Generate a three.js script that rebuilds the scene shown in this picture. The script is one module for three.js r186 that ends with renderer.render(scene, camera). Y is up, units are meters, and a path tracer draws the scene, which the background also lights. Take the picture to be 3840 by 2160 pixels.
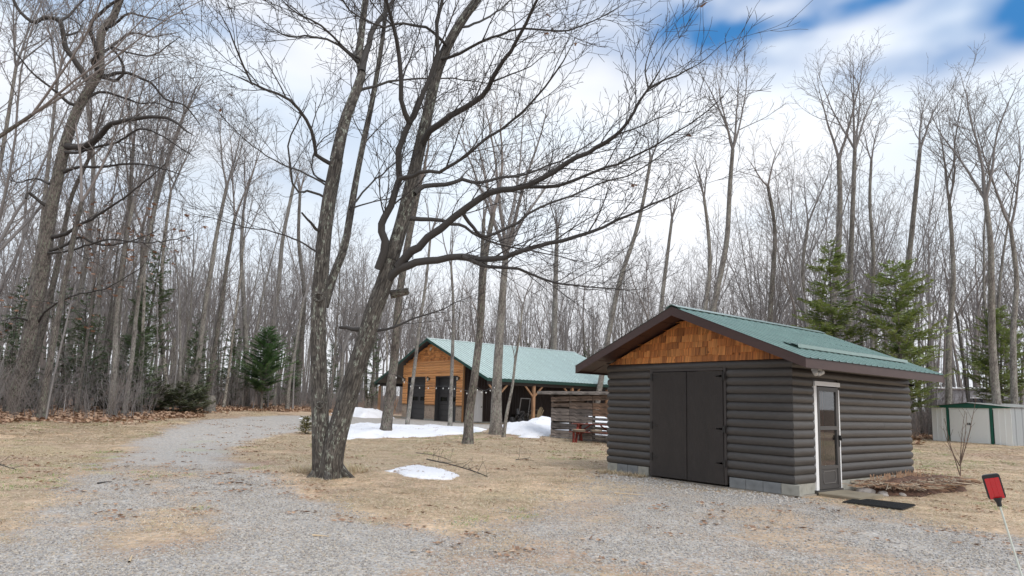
import * as THREE from 'three';
import { mergeGeometries } from 'three/addons/utils/BufferGeometryUtils.js';

// ---------------------------------------------------------------- camera, sky, sun, exposure
const scene = new THREE.Scene();
const camera = new THREE.PerspectiveCamera(47.33, 1024 / 576, 0.1, 600);
camera.position.set(0, 1.6, 0);
camera.rotation.set(0.1297, 0, 0.0298);
camera.setViewOffset(1024, 576, 0, -29.7, 1024, 576);

const renderer = new THREE.WebGLRenderer({ antialias: true });
renderer.setSize(1024, 576);
renderer.toneMapping = THREE.LinearToneMapping;
renderer.toneMappingExposure = 1.42;
renderer.shadowMap.enabled = true;

const clamp = (x, a = 0, b = 1) => Math.min(b, Math.max(a, x));
const lerp = (a, b, t) => a + (b - a) * t;
const sstep = (a, b, x) => { const t = clamp((x - a) / (b - a)); return t * t * (3 - 2 * t); };
const rngOf = (s) => () => { s = (s + 0x6d2b79f5) | 0; let t = Math.imul(s ^ (s >>> 15), 1 | s); t = (t + Math.imul(t ^ (t >>> 7), 61 | t)) ^ t; return ((t ^ (t >>> 14)) >>> 0) / 4294967296; };
const hash2 = (x, y) => { let h = Math.imul(x, 374761393) ^ Math.imul(y, 668265263); h = Math.imul(h ^ (h >>> 13), 1274126177); return ((h ^ (h >>> 16)) >>> 0) / 4294967296; };
function noise2(x, y) {
  const ix = Math.floor(x), iy = Math.floor(y), fx = x - ix, fy = y - iy, u = fx * fx * (3 - 2 * fx), v = fy * fy * (3 - 2 * fy);
  const a = hash2(ix, iy), b = hash2(ix + 1, iy), c = hash2(ix, iy + 1), d = hash2(ix + 1, iy + 1);
  return a + (b - a) * u + (c - a) * v + (a - b - c + d) * u * v;
}
function fbm(x, y, o = 4) { let s = 0, a = 0.5, n = 0; for (let i = 0; i < o; i++) { s += a * noise2(x, y); n += a; a *= 0.5; x = x * 2.03 + 17.3; y = y * 2.03 + 5.1; } return s / n; }
function noise3(x, y, z) { const iz = Math.floor(z), f = z - iz, u = f * f * (3 - 2 * f); return lerp(noise2(x + iz * 37.13, y - iz * 11.71), noise2(x + (iz + 1) * 37.13, y - (iz + 1) * 11.71), u); }
function fbm3(x, y, z, o = 4) { let s = 0, a = 0.5, n = 0; for (let i = 0; i < o; i++) { s += a * noise3(x, y, z); n += a; a *= 0.5; x *= 2.1; y *= 2.1; z *= 2.1; } return s / n; }

{ // a bright overcast sky with torn blue openings all round
  const W = 1024, H = 512, data = new Float32Array(W * H * 4), D = Math.PI / 180;
  const gaps = [[27.5, 37, 13, 6.4, 1.5], [35, 26.2, 7, 2.4, 0.55], [46, 29, 6, 3.4, 1.2], [-33, 29, 18, 12, 0.4], [95, 38, 12, 5, 1.2], [140, 24, 10, 4, 1], [-95, 34, 13, 5, 1.1], [-150, 45, 16, 6, 1.2], [175, 60, 18, 7, 1], [-60, 62, 20, 7, 0.9], [70, 62, 18, 6, 0.9], [-120, 18, 9, 3, 0.8]];
  for (let j = 0; j < H; j++) {
    const el = ((j + 0.5) / H - 0.5) * Math.PI, y = Math.sin(el);
    for (let i = 0; i < W; i++) {
      const ph = ((i + 0.5) / W - 0.5) * 2 * Math.PI, x = Math.cos(ph) * Math.cos(el), z = Math.sin(ph) * Math.cos(el);
      const az = Math.atan2(x, -z) / D, ed = el / D;
      const w1 = fbm3(x * 3 + 7, y * 7 + 3, z * 3 + 1, 4) - 0.5, w2 = fbm3(x * 4 + 1, y * 9 + 9, z * 4 + 8, 4) - 0.5;
      let blue = 0;
      for (const [a, e, ra, re, s] of gaps) {
        let da = az - a; if (da > 180) da -= 360; if (da < -180) da += 360;
        da *= Math.cos(el);
        const q = Math.hypot((da + w1 * 18) / ra, (ed - e - da * 0.12 + w2 * 9) / re);
        blue = Math.max(blue, s * (1 - sstep(0.0, 2.1, q)));
      }
      const wisps = fbm3(x * 6, y * 22, z * 6, 5);
      blue = clamp(blue * (0.3 + 1.15 * (1 - sstep(0.3, 0.72, wisps))), 0, 0.96);
      const thick = 0.67 + 0.2 * (fbm3(x * 2.2 + 4, y * 5, z * 2.2, 4) - 0.5) + 0.24 * y;
      const low = sstep(0.5, 0.05, y);
      const k = (j * W + i) * 4;
      const veil = 0.55 * sstep(0.42, 0.72, fbm3(x * 2.6 + 11, y * 9 + 2, z * 2.6 + 5, 5)) * (1 - 0.6 * low);
      const c = [thick * lerp(0.965, 0.7, veil), thick * lerp(0.985, 0.87, veil), thick * 1.03];
      const b = [0.012, 0.15, 0.40];
      const t = Math.pow(blue, 1.1);
      for (let q = 0; q < 3; q++) data[k + q] = y > 0 ? lerp(c[q], b[q], t) : 0.3;
      data[k + 3] = 1;
    }
  }
  const sky = new THREE.DataTexture(data, W, H, THREE.RGBAFormat, THREE.FloatType);
  sky.mapping = THREE.EquirectangularReflectionMapping;
  sky.magFilter = THREE.LinearFilter; sky.minFilter = THREE.LinearFilter;
  sky.needsUpdate = true;
  scene.background = sky; scene.environment = sky;
}
const sun = new THREE.DirectionalLight(new THREE.Color(1, 0.965, 0.91), 1.5);
sun.position.set(30, 55, 22); sun.target.position.set(0, 0, -25);
sun.castShadow = true; sun.shadow.radius = 45;
sun.shadow.mapSize.set(2048, 2048);
Object.assign(sun.shadow.camera, { left: -60, right: 60, top: 60, bottom: -60, near: 1, far: 200 });
scene.add(sun, sun.target);

// ---------------------------------------------------------------- helpers
const V = (x, y, z) => new THREE.Vector3(x, y, z);
const names = new Map();
const numbered = (n) => { const k = names.get(n) ?? 0; names.set(n, k + 1); return k ? n + '_' + String(k).padStart(3, '0') : n; };
function tag(o, label, category, group) { o.userData.label = label; o.userData.category = category; if (group) o.userData.group = group; return o; }
function shade(o) { o.castShadow = true; o.receiveShadow = true; return o; }
function thing(name, label, category, group) { const g = new THREE.Group(); g.name = numbered(name); scene.add(g); return tag(g, label, category, group); }
function part(parent, name, geo, mat) { const m = shade(new THREE.Mesh(geo, mat)); m.name = name; parent.add(m); return m; }
function setting(name, geo, mat) { const m = shade(new THREE.Mesh(geo, mat)); m.name = numbered(name); m.userData.kind = 'structure'; scene.add(m); return m; }
function stuff(name, m, label) { shade(m); m.name = numbered(name); m.userData.kind = 'stuff'; m.userData.label = label; scene.add(m); return m; }
const lin = (r, g, b) => new THREE.Color().setRGB(r, g, b);
const srgb = (r, g, b) => new THREE.Color().setRGB(r / 255, g / 255, b / 255, THREE.SRGBColorSpace);
const mat = (color, roughness = 0.85, extra = {}) => new THREE.MeshStandardMaterial({ color, roughness, metalness: 0, ...extra });
const TX = (data, w, h, s = true) => {
  const t = new THREE.DataTexture(data, w, h, THREE.RGBAFormat, THREE.UnsignedByteType);
  t.magFilter = THREE.LinearFilter; t.minFilter = THREE.LinearMipmapLinearFilter; t.generateMipmaps = true; t.wrapS = t.wrapT = THREE.RepeatWrapping;
  if (s) t.colorSpace = THREE.SRGBColorSpace; t.needsUpdate = true; return t;
};
function paint(w, h, f, s = true) { // f(u, v, px, py) -> [r, g, b] in 0..255
  const d = new Uint8Array(w * h * 4);
  for (let y = 0; y < h; y++) for (let x = 0; x < w; x++) { const c = f(x / w, y / h, x, y), k = (y * w + x) * 4; d[k] = clamp(c[0], 0, 255); d[k + 1] = clamp(c[1], 0, 255); d[k + 2] = clamp(c[2], 0, 255); d[k + 3] = 255; }
  return TX(d, w, h, s);
}
// noise that wraps at period p
function tnoise(x, y, px, py) {
  const ix = Math.floor(x), iy = Math.floor(y), fx = x - ix, fy = y - iy, u = fx * fx * (3 - 2 * fx), v = fy * fy * (3 - 2 * fy), m = (a, b) => ((a % b) + b) % b;
  const x0 = m(ix, px), x1 = m(ix + 1, px), y0 = m(iy, py), y1 = m(iy + 1, py);
  return lerp(lerp(hash2(x0, y0), hash2(x1, y0), u), lerp(hash2(x0, y1), hash2(x1, y1), u), v);
}
function tfbm(u, v, px, py, o = 4) { let s = 0, a = 0.5, n = 0; for (let i = 0; i < o; i++) { s += a * tnoise(u * px + i * 7.7 * 0, v * py, px, py); n += a; a *= 0.5; px *= 2; py *= 2; } return s / n; }

// boxes with uv in metres, along the longest side; a small chamfer is given by bev
function box(w, h, d, x = 0, y = 0, z = 0, bev = 0) {
  let g;
  if (bev > 0) {
    const s = new THREE.Shape(), a = w / 2 - bev, b = h / 2 - bev;
    s.moveTo(-a, -b); s.lineTo(a, -b); s.lineTo(a, b); s.lineTo(-a, b); s.closePath();
    g = new THREE.ExtrudeGeometry(s, { depth: d - 2 * bev, bevelEnabled: true, bevelThickness: bev, bevelSize: bev, bevelSegments: 1, steps: 1 });
    g.translate(0, 0, -d / 2 + bev);
    g.deleteAttribute('normal'); g = g.toNonIndexed ? g : g; g.computeVertexNormals();
  } else g = new THREE.BoxGeometry(w, h, d).toNonIndexed();
  metreUV(g);
  g.translate(x, y, z);
  return g;
}
// box-projected uv in metres: u runs along the longest side of the piece
function metreUV(g, su = 0, sv = 0) {
  g.computeBoundingBox(); const s = g.boundingBox.getSize(V(0, 0, 0)), p = g.attributes.position, n = g.attributes.normal, uv = new Float32Array(p.count * 2);
  const long = s.x >= s.y && s.x >= s.z ? 0 : s.y >= s.z ? 1 : 2;
  for (let i = 0; i < p.count; i++) {
    const q = [p.getX(i), p.getY(i), p.getZ(i)], m = [Math.abs(n.getX(i)), Math.abs(n.getY(i)), Math.abs(n.getZ(i))];
    const k = m[0] > m[1] && m[0] > m[2] ? 0 : m[1] > m[2] ? 1 : 2;
    const o = [0, 1, 2].filter((a) => a !== k), a = o.includes(long) ? long : o[0], b = o[0] === a ? o[1] : o[0];
    uv[i * 2] = q[a] + su; uv[i * 2 + 1] = q[b] + sv;
  }
  g.setAttribute('uv', new THREE.BufferAttribute(uv, 2));
  return g;
}
const merge = (list) => mergeGeometries(list.map((g) => { let h = g.index ? g.toNonIndexed() : g; if (!h.attributes.uv) h.setAttribute('uv', new THREE.BufferAttribute(new Float32Array(h.attributes.position.count * 2), 2)); for (const k of Object.keys(h.attributes)) if (!['position', 'normal', 'uv'].includes(k)) h.deleteAttribute(k); return h; }));
// a prism over a polygon in the xy plane (points counter-clockwise), from z0 to z1
function prism(pts, z0, z1) {
  const s = new THREE.Shape(pts.map((p) => new THREE.Vector2(p[0], p[1])));
  const g = new THREE.ExtrudeGeometry(s, { depth: z1 - z0, bevelEnabled: false }); g.translate(0, 0, z0);
  return metreUV(g.index ? g.toNonIndexed() : g);
}
// bar of square section from a to b
function bar(a, b, w, t = w, roll = 0) {
  const d = b.clone().sub(a), L = d.length(), g = box(w, L, t);
  g.rotateY(roll); g.applyQuaternion(new THREE.Quaternion().setFromUnitVectors(V(0, 1, 0), d.normalize()));
  const m = a.clone().add(b).multiplyScalar(0.5); g.translate(m.x, m.y, m.z); return g;
}
function rod(a, b, r, sides = 8) {
  const d = b.clone().sub(a), L = d.length(), g = new THREE.CylinderGeometry(r, r, L, sides).toNonIndexed();
  g.applyQuaternion(new THREE.Quaternion().setFromUnitVectors(V(0, 1, 0), d.normalize()));
  const m = a.clone().add(b).multiplyScalar(0.5); g.translate(m.x, m.y, m.z); return g;
}

// ---------------------------------------------------------------- the lie of the land
const CX = [-3.55, -13.6];
function terrain(x, z) {
  const d = Math.hypot(x, z);
  let h = 0.24 * sstep(15, 42, d);
  h += 0.2 * sstep(14, 26, x) * sstep(18, 34, d);
  h += 0.35 * sstep(-9, -20, x) * sstep(14, 28, d);
  h += 0.4 * sstep(34, 70, d) * sstep(-8, -20, x);
  h += 0.05 * Math.exp(-((x - 5.2) ** 2 + (z + 12) ** 2) / 8) + 0.07 * Math.exp(-((x - 2.4) ** 2 + (z + 15.6) ** 2) / 6) + 0.08 * Math.exp(-((x - 9) ** 2 + (z + 15.4) ** 2) / 6);
  h += 0.14 * Math.exp(-((x - CX[0]) ** 2 / 9 + (z - CX[1]) ** 2 / 6));
  h += 0.10 * (fbm(x * 0.16 + 3, z * 0.16 + 8, 3) - 0.5) * sstep(5, 14, d);
  h += 0.03 * (fbm(x * 0.9 + 31, z * 0.9, 2) - 0.5);
  if (d > 70) h += (d - 70) * 0.012;
  return h;
}
// a picture position (3840 x 2160) to the ground it looks at
const camQ = new THREE.Quaternion().setFromEuler(camera.rotation);
const rayOf = (px, py) => V((px - 1920) / 2464.8, -(py - 1080 - 111.4) / 2464.8, -1).applyQuaternion(camQ);
function G(px, py) {
  const d = rayOf(px, py); let t = 3;
  if (d.y >= -0.004) t = 60; else { for (let i = 0; i < 4000; i++) { const x = d.x * t, z = d.z * t; if (1.6 + d.y * t <= terrain(x, z) || t > 90) break; t *= 1.004; } }
  return V(d.x * t, terrain(d.x * t, d.z * t), d.z * t);
}
const atDepth = (px, py, t) => rayOf(px, py).multiplyScalar(t).add(V(0, 1.6, 0)); // t: metres along the lens axis
const onGround = (x, z) => V(x, terrain(x, z), z);
function inside(poly, x, z) { let c = false; for (let i = 0, j = poly.length - 1; i < poly.length; j = i++) { const a = poly[i], b = poly[j]; if ((a[1] > z) !== (b[1] > z) && x < ((b[0] - a[0]) * (z - a[1])) / (b[1] - a[1]) + a[0]) c = !c; } return c; }
function edgeDist(poly, x, z) { let m = 1e9; for (let i = 0, j = poly.length - 1; i < poly.length; j = i++) { const ax = poly[j][0], az = poly[j][1], bx = poly[i][0] - ax, bz = poly[i][1] - az, t = clamp(((x - ax) * bx + (z - az) * bz) / (bx * bx + bz * bz)); m = Math.min(m, Math.hypot(x - ax - bx * t, z - az - bz * t)); } return m; }
const signed = (poly, x, z) => (inside(poly, x, z) ? 1 : -1) * edgeDist(poly, x, z);
const gp = (list) => list.map(([x, y]) => { const p = G(x, y); return [p.x, p.z]; });

// ---------------------------------------------------------------- ground: gravel drive, dead lawn, leaf litter
const drivePoly = [[-8.5, 6], ...gp([[-500, 2159], [-60, 2080], [120, 1960], [260, 1860], [360, 1780], [450, 1720], [560, 1655], [640, 1610], [700, 1590], [780, 1574], [1000, 1562], [1180, 1558]]), [-10.5, -49], [-8.0, -50.2], [-3.2, -43.6], [-0.5, -41.5], [0.3, -38.6],
  ...gp([[1800, 1612], [1500, 1612], [1300, 1612], [1130, 1620], [960, 1645], [885, 1680], [890, 1730], [950, 1785], [1050, 1855], [1230, 1925], [1450, 1970], [1700, 1975], [1900, 1935], [2060, 1885], [2220, 1820], [2270, 1770]]), [3.4, -13.6], [5.1, -11.9], ...gp([[3050, 1888], [3140, 1900], [3300, 1948], [3500, 1990], [3840, 2040], [4300, 2100]]), [12, 6]];
const stripPoly = gp([[560, 1725], [640, 1722], [700, 1780], [790, 1900], [880, 2010], [760, 2080], [560, 2040], [520, 1930], [540, 1820]]);
const woodsEdge = [[-60, 8], [-22, 8], [-17, -10], ...gp([[-200, 1640], [0, 1592], [130, 1590], [330, 1588], [480, 1581], [620, 1570]]), [-17.6, -38], [-17, -45], [-13.5, -51.5], [-12, -58], [-4, -68], [8, -62], [13, -46], [13, -37], [14.5, -31.5], [18.8, -31.4], [20.6, -35], [25.5, -35.2], [31, -29], [38, -14], [60, -10], [140, -20], [140, -160], [-140, -160], [-140, 8]];
function gravelness(x, z) { // 1 on the drive, 0 on the lawn, with ragged borders
  const s = signed(drivePoly, x, z), n = (fbm(x * 0.7, z * 0.7, 3) - 0.5) * 1.5 + (fbm(x * 3 + 9, z * 3, 3) - 0.5) * 0.9;
  let g = sstep(-0.7, 0.8, s + n * 0.8 + 0.15);
  const st = signed(stripPoly, x, z);
  g *= 1 - 0.74 * sstep(-0.7, 0.6, st + n * 1.3);
  // thin straw and dirt worked into the gravel
  const dirt = fbm(x * 0.5 + 40, z * 0.5 + 12, 4), near = sstep(-5, -1, x) * sstep(-3.2, -10, z) * sstep(7, 2, x);
  g *= 1 - 0.6 * sstep(0.5, 0.72, dirt + near * 0.17) * sstep(-17, -13, z);
  g *= 0.93;
  return g;
}
const litterness = (x, z) => { const s = signed(woodsEdge, x, z); return sstep(-0.7, 0.9, s + (fbm(x * 0.5 + 3, z * 0.5, 3) - 0.5) * 3); };
// regular samples of the three covers, read back with bilinear filtering
const FX0 = -36, FX1 = 40, FZ0 = -66, FZ1 = 4, FS = 0.2, FW = Math.round((FX1 - FX0) / FS) + 1, FH = Math.round((FZ1 - FZ0) / FS) + 1;
const fieldG = new Float32Array(FW * FH), fieldL = new Float32Array(FW * FH);
for (let j = 0; j < FH; j++) for (let i = 0; i < FW; i++) { const x = FX0 + i * FS, z = FZ0 + j * FS; fieldG[j * FW + i] = gravelness(x, z); fieldL[j * FW + i] = litterness(x, z); }
function sample(f, x, z) {
  const u = clamp((x - FX0) / FS, 0, FW - 1.001), v = clamp((z - FZ0) / FS, 0, FH - 1.001), i = u | 0, j = v | 0, a = u - i, b = v - j, k = j * FW + i;
  return (f[k] * (1 - a) + f[k + 1] * a) * (1 - b) + (f[k + FW] * (1 - a) + f[k + FW + 1] * a) * b;
}
// stone and straw tones, sRGB
const stones = [[166, 161, 156], [158, 155, 153], [174, 169, 163], [180, 170, 157], [146, 141, 136], [170, 158, 146], [186, 181, 174], [136, 131, 127], [174, 162, 147], [160, 158, 157]];
function gravelTone(x, z, cell) {
  const gx = x / cell, gz = z / cell, ix = Math.floor(gx), iz = Math.floor(gz); let bd = 9, bi = 0, bj = 0;
  for (let b = -1; b < 2; b++) for (let a = -1; a < 2; a++) { const qx = ix + a, qz = iz + b, dx = qx + hash2(qx, qz) - gx, dz = qz + hash2(qx + 991, qz) - gz, d = dx * dx + dz * dz; if (d < bd) { bd = d; bi = qx; bj = qz; } }
  const c = stones[(hash2(bi + 5, bj + 77) * stones.length) | 0], v = 0.96 + 0.16 * hash2(bi + 13, bj);
  return [c[0] * v, c[1] * v, c[2] * v];
}
function strawTone(x, z) {
  const a = noise2(x * 9 + noise2(x * 3, z * 3) * 6, z * 40), b = noise2(x * 44, z * 12 + 7), m = fbm(x * 0.55 + 5, z * 0.55 + 2, 3), f = 0.9 + 0.28 * a + 0.22 * (b - 0.5), red = sstep(0.5, 0.72, fbm(x * 0.33 + 21, z * 0.33, 3)), green = sstep(0.56, 0.75, fbm(x * 0.4 + 61, z * 0.4 + 4, 3));
  const r = lerp(lerp(190, 166, red), 168, green * 0.6), g = lerp(lerp(166, 138, red), 154, green * 0.6), bl = lerp(lerp(139, 118, red), 121, green * 0.6), k = f * (0.86 + 0.24 * m);
  return [r * k, g * k, bl * k];
}
function soilTone(x, z) { const n = fbm(x * 7, z * 7, 3), k = 0.75 + 0.5 * n; return [150 * k, 130 * k, 114 * k]; }
function litterTone(x, z) {
  const gx = x / 0.09, gz = z / 0.07, ix = Math.floor(gx), iz = Math.floor(gz), h = hash2(ix + 3, iz), n = fbm(x * 1.5, z * 1.5, 3), k = 0.6 + 0.5 * h + 0.3 * (n - 0.5);
  const p = [[166, 132, 110], [150, 116, 94], [180, 152, 130], [122, 96, 82]][(hash2(ix, iz + 9) * 4) | 0]; return [p[0] * k, p[1] * k, p[2] * k];
}
function groundTone(x, z, cell) {
  const g = sample(fieldG, x, z), l = sample(fieldL, x, z), jit = hash2(Math.floor(x * 60), Math.floor(z * 60)), jit2 = hash2(Math.floor(x * 31) + 7, Math.floor(z * 31));
  if (l > 0.1 + 0.8 * jit2) return litterTone(x, z);
  let c;
  if (g > 0.06 + 0.88 * (jit * 0.55 + jit2 * 0.45)) c = gravelTone(x, z, cell);
  else { const bare = sstep(0.1, 0.7, g) * 0.75 + 0.3 * sstep(0.5, 0.7, fbm(x * 1.4 + 2, z * 1.4 + 9, 3)); const s = strawTone(x, z), d = soilTone(x, z); c = [lerp(s[0], d[0], bare), lerp(s[1], d[1], bare), lerp(s[2], d[2], bare)]; }
  const gold = sstep(0.68, 0.8, fbm(x * 0.9 + 71, z * 0.9 + 13, 3)) * sstep(-6, -11, x) * sstep(-26, -12, z) * 0.6;
  return [c[0] * (1 - 0.12 * gold), c[1] * (1 + 0.02 * gold), c[2] * (1 - 0.35 * gold)];
}
const NEAR = { x0: -13, x1: 13, z0: -22, z1: -2 }, MID = { x0: -36, x1: 40, z0: -66, z1: 4 };
function groundMap(R, W, H, cell) {
  const d = new Uint8Array(W * H * 4);
  for (let j = 0; j < H; j++) for (let i = 0; i < W; i++) { const c = groundTone(lerp(R.x0, R.x1, (i + 0.5) / W), lerp(R.z0, R.z1, (j + 0.5) / H), cell), k = (j * W + i) * 4; d[k] = clamp(c[0], 0, 255); d[k + 1] = clamp(c[1], 0, 255); d[k + 2] = clamp(c[2], 0, 255); d[k + 3] = 255; }
  const t = TX(d, W, H); t.wrapS = t.wrapT = THREE.ClampToEdgeWrapping; return t;
}
const gBump = paint(512, 512, (u, v) => { const q = 255 * (0.5 * tfbm(u, v, 64, 64, 3) + 0.5 * tfbm(u, v, 16, 16, 3)); return [q, q, q]; }, false);
const bumpAt = (R, m) => { const t = gBump.clone(); t.repeat.set((R.x1 - R.x0) / m, (R.z1 - R.z0) / m); t.needsUpdate = true; return t; };
const nearMap = groundMap(NEAR, 2048, 1700, 0.022), midMap = groundMap(MID, 2048, 2048, 0.04);
const gNear = mat(lin(1, 1, 1), 0.95, { map: nearMap, bumpMap: bumpAt(NEAR, 2), bumpScale: 0.02 });
const gMid = mat(lin(1, 1, 1), 0.95, { map: midMap, bumpMap: bumpAt(MID, 2), bumpScale: 0.02 });
const farMap = paint(512, 512, (u, v) => { const n = tfbm(u, v, 24, 24, 4), h = hash2((u * 512) | 0, (v * 512) | 0), k = 0.55 + 0.5 * n + 0.25 * (h - 0.5); return [138 * k, 112 * k, 92 * k]; });
const gFar = mat(lin(1, 1, 1), 0.95, { map: farMap });
{
  const lines = (a, b, parts) => { const s = []; for (const [from, to, step] of parts) { const n = Math.round((to - from) / step); for (let i = 0; i < n; i++) s.push(from + ((to - from) * i) / n); } s.push(parts[parts.length - 1][1]); return s; };
  const xs = lines(0, 0, [[-240, -76, 20], [-76, -36, 4], [-36, -13, 0.5], [-13, 13, 0.25], [13, 40, 0.5], [40, 80, 4], [80, 240, 20]]);
  const zs = lines(0, 0, [[-240, -106, 16], [-106, -66, 4], [-66, -22, 0.5], [-22, -2, 0.25], [-2, 4, 0.5], [4, 24, 4], [24, 60, 12]]);
  const nx = xs.length, nz = zs.length, pos = new Float32Array(nx * nz * 3);
  for (let j = 0; j < nz; j++) for (let i = 0; i < nx; i++) { const k = (j * nx + i) * 3; pos[k] = xs[i]; pos[k + 1] = terrain(xs[i], zs[j]); pos[k + 2] = zs[j]; }
  const bins = { lawn: [[], [], []], drive: [[], [], []] };
  for (let j = 0; j < nz - 1; j++) for (let i = 0; i < nx - 1; i++) {
    const x = (xs[i] + xs[i + 1]) / 2, z = (zs[j] + zs[j + 1]) / 2, inn = (R) => x > R.x0 && x < R.x1 && z > R.z0 && z < R.z1, m = inn(NEAR) ? 0 : inn(MID) ? 1 : 2;
    const s = m < 2 ? signed(drivePoly, x, z) + (fbm(x * 0.7, z * 0.7, 3) - 0.5) * 1.5 : -1, a = j * nx + i;
    bins[s > 0 ? 'drive' : 'lawn'][m].push(a, a + nx, a + 1, a + 1, a + nx, a + nx + 1);
  }
  for (const [key, name, label] of [['lawn', 'ground', 'dead straw coloured lawn and leaf littered forest floor'], ['drive', 'gravel_driveway', 'pale grey gravel driveway with straw worked into it']]) {
    const remap = new Map(), P = [], U = [], I = [], groups = [];
    bins[key].forEach((list, m) => {
      const R = [NEAR, MID, { x0: 0, x1: 6, z0: 0, z1: 6 }][m], start = I.length, seen = new Map();
      for (const v of list) { let q = seen.get(v); if (q === undefined) { q = P.length / 3; seen.set(v, q); P.push(pos[v * 3], pos[v * 3 + 1], pos[v * 3 + 2]); U.push((pos[v * 3] - R.x0) / (R.x1 - R.x0), (pos[v * 3 + 2] - R.z0) / (R.z1 - R.z0)); } I.push(q); }
      groups.push([start, I.length - start, m]);
    });
    const g = new THREE.BufferGeometry(); g.setAttribute('position', new THREE.Float32BufferAttribute(P, 3)); g.setAttribute('uv', new THREE.Float32BufferAttribute(U, 2)); g.setIndex(I);
    const N = new Float32Array(P.length); for (let i = 0; i < P.length / 3; i++) { const x = P[i * 3], z = P[i * 3 + 2], e = 0.15, n = V(terrain(x - e, z) - terrain(x + e, z), 2 * e, terrain(x, z - e) - terrain(x, z + e)).normalize(); N.set([n.x, n.y, n.z], i * 3); }
    g.setAttribute('normal', new THREE.BufferAttribute(N, 3));
    groups.forEach((q) => g.addGroup(...q));
    setting(name, g, [gNear, gMid, gFar]).userData.label = label;
  }
}

// ---------------------------------------------------------------- building materials
const woodMap = (r, g, b, amp = 0.35, knots = 0) => paint(512, 256, (u, v) => {
  const w = tfbm(u, v, 4, 4, 2) * 0.12, s = tfbm(u, v + w, 3, 40, 3), f = tfbm(u, v, 10, 128, 2), big = tfbm(u, v, 2, 3, 3);
  let k = 1 + amp * (s - 0.5) * 1.6 + amp * 0.5 * (f - 0.5) + amp * 0.7 * (big - 0.5);
  if (knots) { for (let i = 0; i < knots; i++) { const kx = hash2(i, 91), ky = hash2(i, 17), d = Math.hypot((u - kx) * 2.2, (v - ky) * 1.1); k *= 1 - 0.55 * Math.exp(-d * d * 2600) ; } }
  return [r * k, g * k, b * k];
});
const woodBump = paint(256, 256, (u, v) => { const k = 255 * (0.6 * tfbm(u, v, 3, 48, 3) + 0.4 * tfbm(u, v, 8, 128, 2)); return [k, k, k]; }, false);
const rep = (t, x, y) => { const c = t.clone(); c.repeat.set(x, y); c.needsUpdate = true; return c; };
const paintDust = paint(512, 512, (u, v) => { const n = tfbm(u, v, 6, 12, 4), f = tfbm(u, v, 30, 120, 2), sp = hash2((u * 512) | 0, (v * 512) | 0) > 0.9985 ? 40 : 0, k = 226 + 34 * (n - 0.5) + 26 * (f - 0.5) + sp; return [k, k * 0.985, k * 0.97]; });
const darkLogs = [0, 1, 2, 3, 4].map((i) => mat(lin(0.074 + i * 0.005, 0.0705 + i * 0.0046, 0.069 + i * 0.0042), 0.36 + 0.03 * i, { map: (() => { const t = rep(paintDust, 0.5, 1.3); t.offset.set(i * 0.19, i * 0.37); return t; })(), bumpMap: rep(woodBump, 0.8, 1.4), bumpScale: 0.0025 }));
const darkDoor = mat(lin(0.040, 0.034, 0.032), 0.62, { map: rep(paintDust, 0.9, 0.9), bumpMap: rep(woodBump, 1, 2.2), bumpScale: 0.004 });
const darkTrim = mat(lin(0.05, 0.042, 0.039), 0.55, { bumpMap: rep(woodBump, 0.8, 1.4), bumpScale: 0.002 });
const fasciaBrown = mat(lin(0.078, 0.042, 0.038), 0.42, { map: rep(paintDust, 0.4, 0.6) });
const soffitBrown = fasciaBrown;
const dustTeal = paint(512, 512, (u, v) => { const n = tfbm(u, v, 4, 8, 5), st = tfbm(u, v, 60, 6, 3), k = 228 + 46 * (n - 0.5) + 22 * (st - 0.5); return [k, k, k * 0.99]; });
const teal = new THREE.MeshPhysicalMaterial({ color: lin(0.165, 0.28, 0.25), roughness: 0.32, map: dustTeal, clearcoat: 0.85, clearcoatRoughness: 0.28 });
const tealDark = mat(lin(0.018, 0.07, 0.055), 0.4);

const shingleMaps = [woodMap(212, 144, 82, 0.36, 5), woodMap(200, 130, 72, 0.4, 3)];
const shingleMats = [0, 1, 2, 3, 4, 5].map((i) => mat(lin([0.85, 0.76, 0.92, 0.7, 0.8, 0.64][i], [0.84, 0.74, 0.92, 0.68, 0.74, 0.62][i], [0.84, 0.74, 0.95, 0.7, 0.7, 0.62][i]), 0.75, { map: (() => { const t = shingleMaps[i % 2].clone(); t.rotation = 0; t.repeat.set(0.5, 1); t.offset.set(i * 0.17, i * 0.31); t.needsUpdate = true; return t; })(), bumpMap: woodBump, bumpScale: 0.003 }));
const blockMap = paint(512, 512, (u, v) => { const n = tfbm(u, v, 6, 6, 5), m = tfbm(u, v, 3, 4, 4), dirt = sstep(0.5, 0.66, m), k = 0.85 + 0.3 * n; return [lerp(206, 84, dirt * 0.8) * k, lerp(204, 86, dirt * 0.8) * k, lerp(196, 92, dirt * 0.8) * k]; });
const smearMap = paint(512, 512, (u, v) => { const n = tfbm(u, v, 5, 5, 5), m = tfbm(u, v, 2, 3, 4), dirt = sstep(0.4, 0.6, m), k = 0.85 + 0.3 * n; return [lerp(168, 62, dirt) * k, lerp(172, 66, dirt) * k, lerp(174, 74, dirt) * k]; });
const blockMat = mat(lin(0.6, 0.6, 0.58), 0.9, { map: rep(blockMap, 0.9, 0.9) }), smearMat = mat(lin(0.58, 0.58, 0.58), 0.9, { map: rep(smearMap, 1, 1) });
const concrete = mat(lin(0.42, 0.385, 0.34), 0.95, { map: rep(paintDust, 1.3, 1.3) });
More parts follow.
